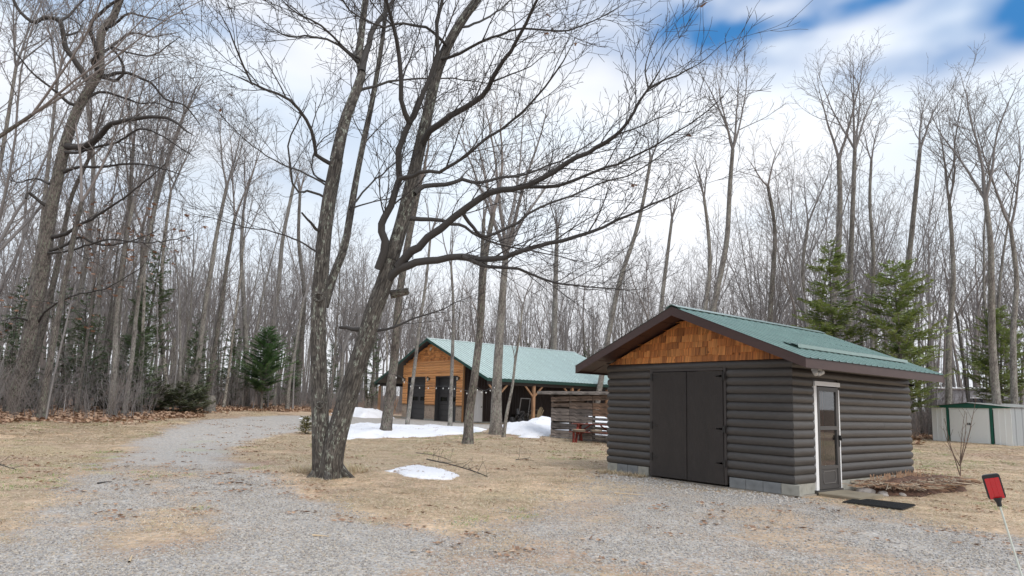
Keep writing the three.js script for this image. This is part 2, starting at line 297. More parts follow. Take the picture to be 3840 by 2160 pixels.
const black = mat(lin(0.012, 0.012, 0.013), 0.45), white = mat(lin(0.82, 0.82, 0.82), 0.5), whitePaint = mat(lin(0.8, 0.8, 0.8), 0.55, { map: rep(paintDust, 0.6, 0.6) });
const glass = new THREE.MeshPhysicalMaterial({ color: lin(1, 1, 1), roughness: 0.02, transmission: 1, thickness: 0, ior: 1.5 });

// a half-round siding log along +x, flat back on z = 0, bulging to -z; m0 / m1: mitred ends
const prof_y = (t) => 0.5 - 0.5 * Math.cos(Math.PI * t);
function logGeo(len, H, bulge, m0 = 0, m1 = 0, n = 7) {
  const P = [], N = [], U = [], prof = [];
  for (let i = 0; i <= n; i++) { const t = i / n, a = Math.PI * (0.06 + 0.88 * t); prof.push([H * (0.5 - 0.5 * Math.cos(Math.PI * t) * 1), bulge * Math.pow(1 - (2 * prof_y(t) - 1) ** 2, 0.62)]); }
  const pn = prof.map((p, i) => { const a = prof[Math.max(0, i - 1)], b = prof[Math.min(n, i + 1)], dy = b[0] - a[0], dd = b[1] - a[1], l = Math.hypot(dy, dd) || 1; return [-dd / l, dy / l]; });
  const v = (i, end) => { const [y, d] = prof[i]; P.push(end ? len + (m1 ? d : 0) : (m0 ? -d : 0), y, -d); N.push(0, pn[i][0], -pn[i][1]); U.push(end ? len : 0, y + d * 0.5); };
  for (let i = 0; i < n; i++) { v(i, 0); v(i + 1, 0); v(i, 1); v(i, 1); v(i + 1, 0); v(i + 1, 1); }
  for (const end of [0, 1]) if (!(end ? m1 : m0)) for (let i = 1; i < n; i++) for (const q of end ? [0, i, i + 1] : [0, i + 1, i]) { P.push(end ? len : 0, prof[q][0], -prof[q][1]); N.push(end ? 1 : -1, 0, 0); U.push(prof[q][0], prof[q][1]); }
  const g = new THREE.BufferGeometry(); g.setAttribute('position', new THREE.Float32BufferAttribute(P, 3)); g.setAttribute('normal', new THREE.Float32BufferAttribute(N, 3)); g.setAttribute('uv', new THREE.Float32BufferAttribute(U, 2));
  return g;
}
// ribbed metal sheet: the ribs run from edge A to edge B; along z from z0 to z1
function ribSheet(ax, ay, bx, by, z0, z1, pitch, ribH = 0.019, ribW = 0.05, phase = 0.5) {
  const P = [], U = [], sec = []; const nrm = V(by - ay, -(bx - ax), 0).normalize(); if (nrm.y < 0 || (Math.abs(nrm.y) < 1e-6 && nrm.x > 0)) nrm.multiplyScalar(-1);
  sec.push([z0, 0]);
  for (let z = z0 + pitch * phase; z < z1 - ribW; z += pitch) sec.push([z - ribW / 2, 0], [z - ribW * 0.22, ribH], [z + ribW * 0.22, ribH], [z + ribW / 2, 0]);
  sec.push([z1, 0]);
  const L = Math.hypot(bx - ax, by - ay);
  const pt = (s, e) => [(e ? bx : ax) + nrm.x * s[1], (e ? by : ay) + nrm.y * s[1], s[0]];
  for (let i = 0; i < sec.length - 1; i++) for (const [s, e] of [[i, 0], [i + 1, 0], [i, 1], [i, 1], [i + 1, 0], [i + 1, 1]]) { P.push(...pt(sec[s], e)); U.push(e ? L : 0, sec[s][0]); }
  const g = new THREE.BufferGeometry(); g.setAttribute('position', new THREE.Float32BufferAttribute(P, 3)); g.setAttribute('uv', new THREE.Float32BufferAttribute(U, 2)); g.computeVertexNormals();
  return g;
}

// ---------------------------------------------------------------- the dark log shed (its own axes: x along the gable front, z along the side wall)
const shed = thing('log_shed', 'dark brown log-sided shed with green metal roof and double doors', 'shed');
shed.position.set(5.1759, 0, -12.1124); shed.rotation.y = Math.PI - 0.9084;
{
  const W = 4.56, L = 5.1, H = 0.162, y0 = 0.3, B = 0.04, rg = rngOf(11), lm = () => darkLogs[(rg() * 5) | 0];
  const dl = 3.29, dr = 1.36, sd0 = 0.735, sd1 = 1.69, he = 2.549, sl = 0.4075, ex = 0.563, of = 0.577, orr = 0.5;
  const yT = (x) => he + (Math.min(x, W - x) + ex) * sl;
  // wall cores
  const wall = (w, h, d, x, y, z) => part(shed, 'wall', box(w, h, d, x + w / 2, y + h / 2, z + d / 2), darkTrim);
  wall(dr - 0.02, 2.3, 0.09, 0.02, y0, 0.012); wall(W - dl - 0.02, 2.3, 0.09, dl, y0, 0.012); wall(dl - dr, 0.17, 0.09, dr, 2.43, 0.012);
  wall(0.09, 2.3, sd0 - 0.11, 0.012, y0, 0.11); wall(0.09, 2.3, L - sd1 - 0.03, 0.012, y0, sd1); wall(0.09, 0.4, sd1 - sd0, 0.012, 2.2, sd0);
  wall(0.1, 2.3, L - 0.15, W - 0.1, y0, 0.12); wall(W - 0.25, 2.3, 0.1, 0.12, y0, L - 0.1);
  part(shed, 'wall', prism([[0.05, 2.6], [W - 0.05, 2.6], [W / 2, yT(W / 2) - 0.2]], L - 0.1, L - 0.02), darkTrim);
  part(shed, 'wall', prism([[0.05, 2.6], [W - 0.05, 2.6], [W / 2, yT(W / 2) - 0.2]], 0.012, 0.07), darkTrim);
  part(shed, 'floor', box(W - 0.3, 0.06, L - 0.3, W / 2, 0.2, L / 2), concrete);
  // front logs
  for (let k = 0; k < 13; k++) {
    const a = part(shed, 'log', logGeo(dr, H, B, 1, 0), lm()); a.position.y = y0 + k * H;
    const b = part(shed, 'log', logGeo(W - dl, H, B, 0, 1), lm()); b.position.set(dl, y0 + k * H, 0);
  }
  part(shed, 'log', logGeo(W, 0.168, 0.05, 1, 1), darkLogs[1]).position.set(0, y0 + 13 * H, 0);
  // side logs (laid from the far end toward the corner)
  for (let k = 0; k < 14; k++) {
    const place = (len, zEnd, m0, m1) => { const o = part(shed, 'log', logGeo(len, H, B, m0, m1), lm()); o.rotation.y = Math.PI / 2; o.position.set(0, y0 + k * H, zEnd); };
    if (k < 12) { place(sd0 - 0.015, sd0 - 0.015, 0, 1); if (k % 4 === 2) { const c = 1.2 + rg() * 1.4; place(c - 0.003, L, 1, 0); place(L - sd1 - c, L - c, 0, 0); } else place(L - sd1, L, 1, 0); } else place(L, L, 1, 1);
  }
  for (let k = 0; k < 14; k++) { const o = part(shed, 'log', logGeo(L, H, B, 1, 1), lm()); o.rotation.y = -Math.PI / 2; o.position.set(W, y0 + k * H, 0); }
  // gable shingles
  let row = 0; const rowH = 0.148;
  for (let y = 2.577; y < 3.55; y += rowH, row++) {
    let x = 0.02 - rg() * 0.1;
    while (x < W) {
      const w = 0.1 + rg() * 0.16, xa = Math.max(x + 0.002, 0.01), xb = Math.min(x + w - 0.002, W - 0.01), drop = row ? (rg() - 0.3) * 0.045 : 0, lift = 0.016 + rg() * 0.01;
      x += w;
      const cap = (q) => yT(q) - 0.19, ya = y - drop, ta = Math.min(y + rowH + 0.05, cap(xa)), tb = Math.min(y + rowH + 0.05, cap(xb));
      if (xb - xa < 0.02 || (ta < ya + 0.01 && tb < ya + 0.01)) continue;
      const pts = [[xa, ya], [xb, ya], [xb, Math.max(tb, ya + 0.004)], [xa, Math.max(ta, ya + 0.004)]];
      // wedge: thick butt below, thin above
      const zf = -0.02 - lift, zt = -0.012 - (row % 2) * 0.001, q = [[...pts[0], zf], [...pts[1], zf], [...pts[2], zt], [...pts[3], zt]], back = 0.01, P = [];
      const tri = (...v) => v.forEach((s) => P.push(...s)), bk = (s) => [s[0], s[1], back];
      tri(q[0], q[3], q[1], q[1], q[3], q[2]); tri(q[0], q[1], bk(q[0]), q[1], bk(q[1]), bk(q[0])); tri(q[1], q[2], bk(q[1]), q[2], bk(q[2]), bk(q[1])); tri(q[0], bk(q[0]), q[3], q[3], bk(q[0]), bk(q[3]));
      const g = new THREE.BufferGeometry(); g.setAttribute('position', new THREE.Float32BufferAttribute(P, 3)); g.computeVertexNormals();
      const U = new Float32Array(P.length / 3 * 2), su = rg() * 3, sv = rg() * 3; for (let i = 0; i < P.length / 3; i++) { U[i * 2] = P[i * 3 + 1] + su; U[i * 2 + 1] = P[i * 3] + sv; } g.setAttribute('uv', new THREE.BufferAttribute(U, 2));
      part(shed, 'shingle', g, shingleMats[(rg() * 6) | 0]);
    }
  }
  // roof: deck, ribbed panels, ridge cap, snow strips
  const roof = new THREE.Group(); roof.name = 'roof'; shed.add(roof);
  const dk = 0.13, cx = W / 2, deck = [[-ex + 0.02, he - dk + 0.004], [cx, yT(cx) - dk], [W + ex - 0.02, he - dk + 0.004], [W + ex - 0.02, he - 0.012], [cx, yT(cx) - 0.02], [-ex + 0.02, he - 0.012]];
  part(roof, 'deck', prism(deck, -of + 0.02, L + orr - 0.02), soffitBrown);
  const n = 6, pw = (L + of + orr + 0.02) / n;
  for (let i = 0; i < n; i++) {
    const z0 = -of - 0.01 + i * pw, z1 = z0 + pw;
    part(roof, 'roof_panel', ribSheet(-ex - 0.045, he - 0.045 * sl + 0.004, cx, yT(cx) + 0.004, z0, z1, pw / 4), teal);
    part(roof, 'roof_panel', ribSheet(W + ex + 0.045, he - 0.045 * sl + 0.004, cx, yT(cx) + 0.004, z0, z1, pw / 4), teal);
  }
  const ry = yT(cx) + 0.035;
  part(roof, 'ridge_cap', prism([[cx - 0.16, ry - 0.16 * sl], [cx, ry - 0.006], [cx + 0.16, ry - 0.16 * sl], [cx + 0.16, ry - 0.16 * sl + 0.008], [cx, ry + 0.012], [cx - 0.16, ry - 0.16 * sl + 0.008]], -of - 0.015, L + orr + 0.015), teal);
  for (const [za, zb, k] of [[0.2, 2.72, 0], [2.66, 5.1, 0.004]]) part(roof, 'snow_guard', prism([[-0.02, he + (-0.02 + ex) * sl + 0.085 + k], [0.3, he + (0.3 + ex) * sl + 0.028 + k], [0.3, he + (0.3 + ex) * sl + 0.034 + k], [-0.024, he + (-0.02 + ex) * sl + 0.093 + k], [-0.04, he + (-0.03 + ex) * sl + 0.03 + k], [-0.034, he + (-0.03 + ex) * sl + 0.03 + k]], za, zb), teal);
  const scr = []; for (let i = 0; i < 24; i++) for (const s of [0.12, 0.9, 1.6, 2.3, 2.95]) { const x = -ex + s * 0.926, z = -of + 0.15 + i * 0.255; scr.push(box(0.016, 0.01, 0.016, x, he + (x + ex) * sl + 0.012, z)); }
  const screws = part(roof, 'screws', merge(scr), tealDark); screws.userData.kind = 'stuff';
  // fascia and soffit
  const fh = 0.185;
  part(shed, 'fascia', box(0.03, 0.17, L + of + orr - 0.06, -ex - 0.001, he - 0.1, (L + orr - of) / 2), fasciaBrown);
  part(shed, 'fascia', box(0.03, 0.17, L + of + orr - 0.06, W + ex + 0.001, he - 0.1, (L + orr - of) / 2), fasciaBrown);
  for (const z of [-of, L + orr - 0.03]) {
    part(shed, 'rake_board', prism([[-ex - 0.018, he - fh], [cx, yT(cx) - fh - 0.006], [cx, yT(cx) - 0.004], [-ex - 0.018, he - 0.012]], z, z + 0.03), fasciaBrown);
    part(shed, 'rake_board', prism([[cx + 0.002, yT(cx) - fh - 0.006], [W + ex + 0.018, he - fh], [W + ex + 0.018, he - 0.012], [cx + 0.002, yT(cx) - 0.004]], z, z + 0.03), fasciaBrown);
  }
  for (let i = 0; i < 9; i++) for (const s of [0, 1]) {
    const a = -ex + 0.02 + i * 0.31, b = Math.min(a + 0.303, cx - 0.01), f = (q) => (s ? W - q : q), y = (q) => he + (q + ex) * sl - dk - 0.016 - (i % 2) * 0.004;
    const pts = s ? [[f(b), y(b)], [f(a), y(a)], [f(a), y(a) + 0.012], [f(b), y(b) + 0.012]] : [[a, y(a)], [b, y(b)], [b, y(b) + 0.012], [a, y(a) + 0.012]];
    part(shed, 'soffit_panel', prism(pts, -of + 0.032, -0.07), soffitBrown);
  }
  for (const s of [0, 1]) { const f = (q) => (s ? W - q : q), y = (q) => he + (q + ex) * sl - dk - 0.02, p = [[-ex + 0.02, y(-ex)], [-0.07, y(-0.07)], [-0.07, y(-0.07) + 0.012], [-ex + 0.02, y(-ex) + 0.012]].map(([x, yy]) => [f(x), yy]); part(shed, 'soffit_panel', prism(s ? p.reverse() : p, -0.06, L + orr - 0.04), soffitBrown); }
  // double door
  const hingeM = mat(lin(0.022, 0.02, 0.019), 0.5);
  part(shed, 'door_frame', merge([box(0.075, 2.3, 0.06, 3.252, 1.29, -0.022), box(0.055, 2.3, 0.06, 1.386, 1.29, -0.022), box(1.79, 0.05, 0.06, 2.318, 2.412, -0.022)]), darkTrim);
  for (const [xa, xb, hs] of [[2.292, 3.206, 1], [1.42, 2.284, -1]]) {
    const leaf = part(shed, 'door_leaf', box(xb - xa, 2.235, 0.042, (xa + xb) / 2, 1.257, -0.05, 0.004), darkDoor);
    for (const hy of [2.27, 1.22, 0.55]) {
      const hx = hs > 0 ? xb : xa, s = new THREE.Shape(); s.moveTo(0, -0.024); s.lineTo(-0.12, -0.006); s.lineTo(-0.14, -0.011); s.lineTo(-0.16, 0); s.lineTo(-0.14, 0.011); s.lineTo(-0.12, 0.006); s.lineTo(0, 0.024); s.closePath();
      const g = new THREE.ExtrudeGeometry(s, { depth: 0.006, bevelEnabled: false }); if (hs < 0) g.scale(-1, 1, 1);
      g.translate(hx, hy, -0.079);
      const gg = merge([g, box(0.045, 0.15, 0.008, hx + hs * 0.03, hy, -0.078), new THREE.CylinderGeometry(0.011, 0.011, 0.16, 8).translate(hx + hs * 0.002, hy, -0.082)]);
      part(leaf, 'hinge', gg, hingeM);
    }
    if (hs > 0) part(leaf, 'batten', box(0.1, 2.22, 0.016, xa + 0.052, 1.257, -0.0795, 0.003), darkDoor);
  }
  // storm door and its white casing
  part(shed, 'door_casing', merge([box(0.05, 1.98, 0.1, -0.012, 1.14, 0.778), box(0.062, 1.9, 0.034, -0.02, 1.1, 1.668), box(0.034, 0.085, sd1 - sd0 + 0.03, -0.05, 2.152, (sd0 + sd1) / 2 - 0.005)]), white);
  const dz0 = 0.832, dz1 = 1.648, sdm = mat(lin(0.068, 0.064, 0.062), 0.42), door = new THREE.Group(); door.name = 'storm_door'; shed.add(door);
  const stile = (zA, zB, ya, yb) => box(0.04, yb - ya, zB - zA, -0.028, (ya + yb) / 2, (zA + zB) / 2, 0.003);
  part(door, 'stile', stile(dz0, dz0 + 0.075, 0.17, 2.09), sdm); part(door, 'stile', stile(dz1 - 0.095, dz1, 0.17, 2.09), sdm);
  for (const [a, b] of [[2.01, 2.09], [1.275, 1.345], [0.54, 0.6], [0.17, 0.23]]) part(door, 'rail', stile(dz0 + 0.075, dz1 - 0.095, a, b), sdm);
  part(door, 'pane', box(0.005, 0.67, 0.648, -0.026, 1.678, 1.23), glass); part(door, 'pane', box(0.005, 0.68, 0.648, -0.02, 0.938, 1.23), glass);
  const pn = part(door, 'panel', box(0.02, 0.312, 0.648, -0.022, 0.385, 1.23), sdm);
  const oct = [[-0.24, -0.06], [-0.21, -0.11], [0.21, -0.11], [0.24, -0.06], [0.24, 0.06], [0.21, 0.11], [-0.21, 0.11], [-0.24, 0.06]];
  part(pn, 'moulding', merge(oct.map((p, i) => { const q = oct[(i + 1) % 8]; return bar(V(-0.036, 0.385 + p[1], 1.23 + p[0]), V(-0.036, 0.385 + q[1], 1.23 + q[0]), 0.012); })), mat(lin(0.16, 0.15, 0.145), 0.35));
  part(door, 'handle', merge([box(0.05, 0.1, 0.028, -0.075, 1.12, 1.618, 0.006), box(0.02, 0.05, 0.022, -0.1, 1.1, 1.616), bar(V(-0.06, 1.06, 1.62), V(-0.06, 0.95, 1.62), 0.014)]), black);
  part(shed, 'door_sill', box(0.09, 0.2, 0.99, -0.03, 0.06, 1.2, 0.006), mat(lin(0.07, 0.064, 0.06), 0.55));
  // what the panes let one see: posts and boards of the inside
  const inBoard = mat(lin(0.32, 0.14, 0.05), 0.8, { map: shingleMaps[0] });
  for (const [z, w] of [[1.45, 0.12], [1.75, 0.1], [2.5, 0.14], [3.2, 0.14], [4.0, 0.12]]) part(shed, 'stud', box(0.05, 2.2, w, 1.1, 1.4, z), inBoard);
  part(shed, 'post', box(0.06, 2.2, 0.06, 0.7, 1.4, 1.62), white);
  // foundation
  const block = (x, z, w, d, y, h, m) => part(shed, 'foundation_block', box(w - 0.008, h - 0.008, d, x, y, z, 0.006), m);
  for (let i = 0; i < 4; i++) block(dl + 0.06 + 0.155 + i * 0.31, 0.05, 0.31, 0.14, 0.2, 0.2, i === 3 || i === 0 ? blockMat : smearMat);
  for (let i = 0; i < 4; i++) block(dr - 0.03 - 0.19 - i * 0.36, 0.035, 0.36, 0.14, 0.2, 0.2, i === 3 ? blockMat : smearMat);
  for (let i = 0; i < 2; i++) block(0.06, 0.04 + 0.195 + i * 0.36, 0.14, 0.36, 0.2, 0.2, blockMat);
  for (let i = 0; i < 9; i++) block(0.06, 1.72 + 0.19 + i * 0.378, 0.14, 0.378, 0.2, 0.2, blockMat);
  for (let i = 0; i < 13; i++) block(W - 0.06, 0.2 + i * 0.39, 0.14, 0.39, 0.2, 0.2, blockMat);
  part(shed, 'footing', merge([box(W + 0.04, 0.42, 0.2, W / 2, -0.11, 0.07), box(0.2, 0.42, L - 0.1, 0.055, -0.112, L / 2 + 0.1), box(0.2, 0.42, L - 0.1, W - 0.055, -0.112, L / 2 + 0.1)]), concrete);
  // flood light under the eave, small camera at the far corner
  const fl = new THREE.Group(); fl.name = 'flood_light'; shed.add(fl); const lg = mat(lin(0.62, 0.62, 0.6), 0.4);
  part(fl, 'base', box(0.13, 0.035, 0.13, -0.36, he - 0.175, 0.22), lg);
  for (const s of [-1, 1]) { const g = new THREE.CylinderGeometry(0.055, 0.036, 0.11, 12); g.rotateX(s * 0.9); g.rotateZ(0.5); g.translate(-0.38, he - 0.235, 0.22 + s * 0.085); part(fl, 'lamp_head', g, lg); }
  const sg = new THREE.SphereGeometry(0.036, 10, 8); sg.translate(-0.4, he - 0.25, 0.22); part(fl, 'sensor', sg, lg);
  part(shed, 'security_camera', merge([box(0.1, 0.05, 0.05, -0.12, 2.28, 5.04), rod(V(-0.05, 2.3, 5.04), V(-0.09, 2.29, 5.04), 0.02)]), black);
}

// ---------------------------------------------------------------- the garage with orange log front (x along the front, z along the side)
const orangeMap = woodMap(218, 156, 98, 0.26, 6);
const orangeLogs = [0, 1, 2].map((i) => mat(lin([0.94, 0.86, 1][i], [0.92, 0.84, 1][i], [0.92, 0.83, 1][i]), 0.5, { map: (() => { const t = orangeMap.clone(); t.repeat.set(0.4, 1.2); t.offset.set(i * 0.3, i * 0.21); t.needsUpdate = true; return t; })() }));
const sidingBrown = mat(lin(0.03, 0.019, 0.017), 0.4), postWood = mat(lin(0.85, 0.85, 0.85), 0.8, { map: woodMap(176, 136, 104, 0.25, 3) });
const doorGrey = mat(lin(0.042, 0.041, 0.042), 0.45, { bumpMap: rep(woodBump, 1, 1), bumpScale: 0.001 }), darkGlass = mat(lin(0.006, 0.008, 0.007), 0.06);
const stoneMap = paint(512, 512, (u, v) => { const w = tfbm(u, v, 5, 5, 3), a = tfbm(u + w * 0.2, v, 14, 14, 3), e = sstep(0.42, 0.5, a) * (1 - sstep(0.5, 0.58, a)), n = tfbm(u, v, 40, 40, 3), c = tfbm(u, v, 6, 6, 2), k = 0.8 + 0.4 * n - 0.4 * e; return [lerp(190, 166, c) * k, lerp(170, 148, c) * k, lerp(150, 134, c) * k]; });
const stoneMat = mat(lin(1, 1, 1), 0.95, { map: rep(stoneMap, 1.3, 1.3), bumpMap: rep(stoneMap, 1.3, 1.3), bumpScale: 0.03 });
const garage = thing('garage', 'orange log-fronted garage with two grey overhead doors and long green metal roof', 'garage');
garage.position.set(-3.0878, 0.22, -43.9194); garage.rotation.y = Math.PI - 0.9223;
{
  const W = 8.44, L = 13.6, H = 0.183, rg = rngOf(23), om = () => orangeLogs[(rg() * 3) | 0];
  const sl = 0.3785, hr = 5.845, cx = W / 2, exR = 3.486, exL = 3.9, of = 0.53, Lr = 14.38, yT = (x) => hr - Math.abs(x - cx) * sl;
  const d1 = [5.0, 7.7], d2 = [0.82, 3.62], dh = 3.12, rc = 0.28;
  const wall = (x0, x1, y0, y1, z0, z1, m = sidingBrown) => part(garage, 'wall', box(x1 - x0, y1 - y0, z1 - z0, (x0 + x1) / 2, (y0 + y1) / 2, (z0 + z1) / 2), m);
  const piers = [[0.02, d2[0]], [d2[1], d1[0]], [d1[1], W - 0.02]];
  for (const [a, b] of piers) {
    wall(a + 0.03, b - 0.03, 0.1, dh, 0.02, 0.3);
    part(garage, 'stone_panel', box(b - a, 0.96, 0.1, (a + b) / 2, 0.6, 0.03, 0.01), stoneMat);
    part(garage, 'stone_cap', box(b - a + 0.04, 0.04, 0.16, (a + b) / 2, 1.1, 0.02), mat(lin(0.2, 0.13, 0.08), 0.8));
    part(garage, 'foundation_block', box(b - a + 0.02, 0.14, 0.16, (a + b) / 2, 0.05, 0.03), blockMat);
    for (let k = 0; k < 11; k++) { const o = part(garage, 'log', logGeo(b - a, H, 0.05, 0, 0, 5), om()); o.position.set(a, 1.12 + k * H, 0); }
  }
  part(garage, 'wall', prism([[0.04, dh + 0.02], [W - 0.04, dh + 0.02], [W - 0.04, yT(W) - 0.2], [cx, hr - 0.2], [0.04, yT(0) - 0.2]], 0.01, 0.2), sidingBrown);
  for (let k = 11; k < 17; k++) {
    const y = 1.12 + k * H, top = y + H, xr = top < yT(0) - 0.15 ? 0.01 : cx - (hr - 0.16 - top) / sl, xa = Math.max(0.01, xr);
    const o = part(garage, 'log', logGeo(W - 2 * xa, H, 0.05, 0, 0, 5), om()); o.position.set(xa, y, 0);
  }
  // scalloped gable shingles
  let row = 0; for (let y = 1.12 + 17 * H; y < 5.6; y += 0.2, row++) for (let x = (row % 2) * 0.15 - 0.05; x < W; x += 0.3) {
    const xa = x + 0.004, xb = x + 0.296, cap = (q) => yT(q) - 0.2, t0 = Math.min(y + 0.23, cap(xa)), t1 = Math.min(y + 0.23, cap(xb)); if (t0 < y + 0.06 || t1 < y + 0.06 || xa < 0 || xb > W) continue;
    const m = (xa + xb) / 2, d = rg() * 0.03; part(garage, 'shingle', prism([[xa, y + 0.03], [xa + 0.07, y - d], [m, y - 0.015 - d], [xb - 0.07, y - d], [xb, y + 0.03], [xb, t1], [xa, t0]], -0.03 - (row % 2) * 0.006 - rg() * 0.004, 0.01), shingleMats[(rg() * 5) | 0]);
  }
  // overhead doors
  for (const [a, b] of [d1, d2]) {
    part(garage, 'door_jamb', merge([box(0.05, dh, rc, a + 0.022, dh / 2, rc / 2), box(0.05, dh, rc, b - 0.022, dh / 2, rc / 2), box(b - a - 0.1, 0.06, rc, (a + b) / 2, dh - 0.032, rc / 2)]), doorGrey);
    const dr = new THREE.Group(); dr.name = 'overhead_door'; garage.add(dr);
    for (let k = 0; k < 8; k++) {
      const y = 0.02 + k * 0.385, sec = part(dr, 'door_section', box(b - a - 0.1, 0.376, 0.05, (a + b) / 2, y + 0.188, rc + 0.03, 0.006), doorGrey);
      if (k === 3 || k === 4) continue;
    }
    for (const s of [0.27, 0.73]) { const x = lerp(a, b, s); part(dr, 'window', merge([box(0.98, 0.05, 0.03, x, 1.71, rc + 0.002), box(0.98, 0.05, 0.03, x, 1.36, rc + 0.002), box(0.05, 0.3, 0.03, x - 0.465, 1.535, rc + 0.002), box(0.05, 0.3, 0.03, x + 0.465, 1.535, rc + 0.002)]), doorGrey); part(dr, 'pane', box(0.89, 0.31, 0.012, x, 1.535, rc + 0.001), darkGlass); }
    part(garage, 'door_sill', box(b - a, 0.1, 0.5, (a + b) / 2, -0.035, 0.1), concrete);
  }
  // lanterns by the doors and lamp at the apex
  const lan = mat(lin(0.02, 0.018, 0.016), 0.5), lanGlass = mat(lin(0.4, 0.38, 0.33), 0.2);
  for (const x of [0.5, 4.42, 8.1]) {
    const l = new THREE.Group(); l.name = 'wall_lantern'; garage.add(l);
    part(l, 'bracket', merge([box(0.1, 0.2, 0.04, x, 2.95, -0.07), bar(V(x, 3.02, -0.08), V(x, 3.06, -0.2), 0.025)]), lan);
    const c = new THREE.ConeGeometry(0.13, 0.12, 6); c.translate(x, 3.08, -0.2); part(l, 'cap', c, lan);
    const gl = new THREE.CylinderGeometry(0.09, 0.06, 0.22, 6); gl.translate(x, 2.91, -0.2); part(l, 'glass', gl, lanGlass);
    const bs = new THREE.CylinderGeometry(0.07, 0.04, 0.05, 6); bs.translate(x, 2.78, -0.2); part(l, 'base', bs, lan);
  }
  part(garage, 'apex_lamp', merge([box(0.14, 0.14, 0.06, 4.35, 5.16, -0.06), new THREE.CylinderGeometry(0.06, 0.05, 0.14, 10).translate(4.35, 5.06, -0.12)]), mat(lin(0.6, 0.55, 0.42), 0.4));
  // side and rear walls of ribbed brown metal
  const nP = 15, pw = L / nP;
  for (let i = 0; i < nP; i++) {
    const z0 = i * pw, z1 = z0 + pw, mid = (z0 + z1) / 2;
    for (const [x, s] of [[0, 1], [W, -1]]) {
      const lo = s > 0 && mid > 0.55 && mid < 1.6 ? 2.2 : 0.1, g = ribSheet(x, lo, x, yT(0) - 0.15, z0, z1, pw / 4, s > 0 ? 0.022 : -0.022, 0.06);
      part(garage, 'siding_panel', g, sidingBrown);
    }
  }
  part(garage, 'siding_panel', ribSheet(0, 0.1, 0, 2.2, 0.907, 0.64 - 0.0 + 0.27, 0.22, 0.022, 0.06), sidingBrown);
  wall(0.02, 0.12, 0.1, yT(0) - 0.2, 0.3, 0.62); wall(0.02, 0.12, 0.1, yT(0) - 0.2, 1.56, L); wall(0.02, 0.12, 2.18, yT(0) - 0.2, 0.62, 1.56);
  wall(W - 0.12, W - 0.02, 0.1, yT(0) - 0.2, 0.3, L); part(garage, 'wall', prism([[0.14, 0.1], [W - 0.14, 0.1], [W - 0.14, yT(0) - 0.2], [cx, hr - 0.25], [0.14, yT(0) - 0.2]], L - 0.1, L), sidingBrown);
  part(garage, 'footing', merge([box(0.16, 0.5, L, 0.04, -0.15, L / 2), box(0.16, 0.5, L, W - 0.04, -0.15, L / 2)]), blockMat);
  part(garage, 'corner_trim', box(0.1, 3.9, 0.1, 0.0, 2.0, 0.0), mat(lin(0.3, 0.15, 0.06), 0.6));
  // white side door with raised panels
  const sd = new THREE.Group(); sd.name = 'side_door'; garage.add(sd);
  part(sd, 'slab', box(0.05, 2.06, 0.88, -0.03, 1.13, 1.08), white); part(sd, 'door_frame', merge([box(0.08, 2.14, 0.05, -0.02, 1.14, 0.615), box(0.08, 2.14, 0.05, -0.02, 1.14, 1.545), box(0.08, 0.05, 0.88, -0.02, 2.19, 1.08)]), whitePaint);
  for (const [y, h] of [[0.52, 0.56], [1.22, 0.6], [1.87, 0.3]]) for (const z of [0.88, 1.28]) part(sd, 'panel', box(0.02, h, 0.26, -0.06, y, z, 0.006), white);
  const kn = new THREE.SphereGeometry(0.04, 10, 8); kn.translate(-0.1, 1.08, 1.45); part(sd, 'knob', kn, mat(lin(0.3, 0.27, 0.2), 0.3, { metalness: 1 }));
  // roof
  const roof = new THREE.Group(); roof.name = 'roof'; garage.add(roof);
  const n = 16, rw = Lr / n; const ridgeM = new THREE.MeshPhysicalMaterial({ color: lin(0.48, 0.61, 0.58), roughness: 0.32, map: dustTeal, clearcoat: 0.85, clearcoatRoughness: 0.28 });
  part(roof, 'deck', prism([[-exR + 0.03, yT(-exR) - 0.1], [cx, hr - 0.1], [cx, hr - 0.012], [-exR + 0.03, yT(-exR) - 0.012]], -of + 0.02, Lr - of - 0.02), mat(lin(0.05, 0.045, 0.04), 0.8));
  part(roof, 'deck', prism([[cx + 0.002, hr - 0.1], [W + exL - 0.03, yT(W + exL) - 0.1], [W + exL - 0.03, yT(W + exL) - 0.012], [cx + 0.002, hr - 0.012]], -of + 0.02, Lr - of - 0.02), mat(lin(0.05, 0.05, 0.055), 0.35));
  for (let i = 0; i < n; i++) {
    const z0 = -of + i * rw, z1 = z0 + rw;
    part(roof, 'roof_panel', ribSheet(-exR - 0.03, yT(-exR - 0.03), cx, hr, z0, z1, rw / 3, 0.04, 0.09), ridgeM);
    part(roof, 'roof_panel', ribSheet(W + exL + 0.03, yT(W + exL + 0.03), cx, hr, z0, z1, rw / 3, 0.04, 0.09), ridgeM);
  }
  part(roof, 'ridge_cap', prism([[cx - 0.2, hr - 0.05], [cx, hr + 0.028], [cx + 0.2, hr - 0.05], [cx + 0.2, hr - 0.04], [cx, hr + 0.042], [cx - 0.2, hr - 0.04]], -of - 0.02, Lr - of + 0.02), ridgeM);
  const fz = 0.2, eave = (x) => part(garage, 'fascia', box(0.035, fz, Lr - 0.06, x, yT(x) - fz / 2 - 0.01, Lr / 2 - of), mat(lin(0.02, 0.055, 0.045), 0.4)); eave(-exR); eave(W + exL);
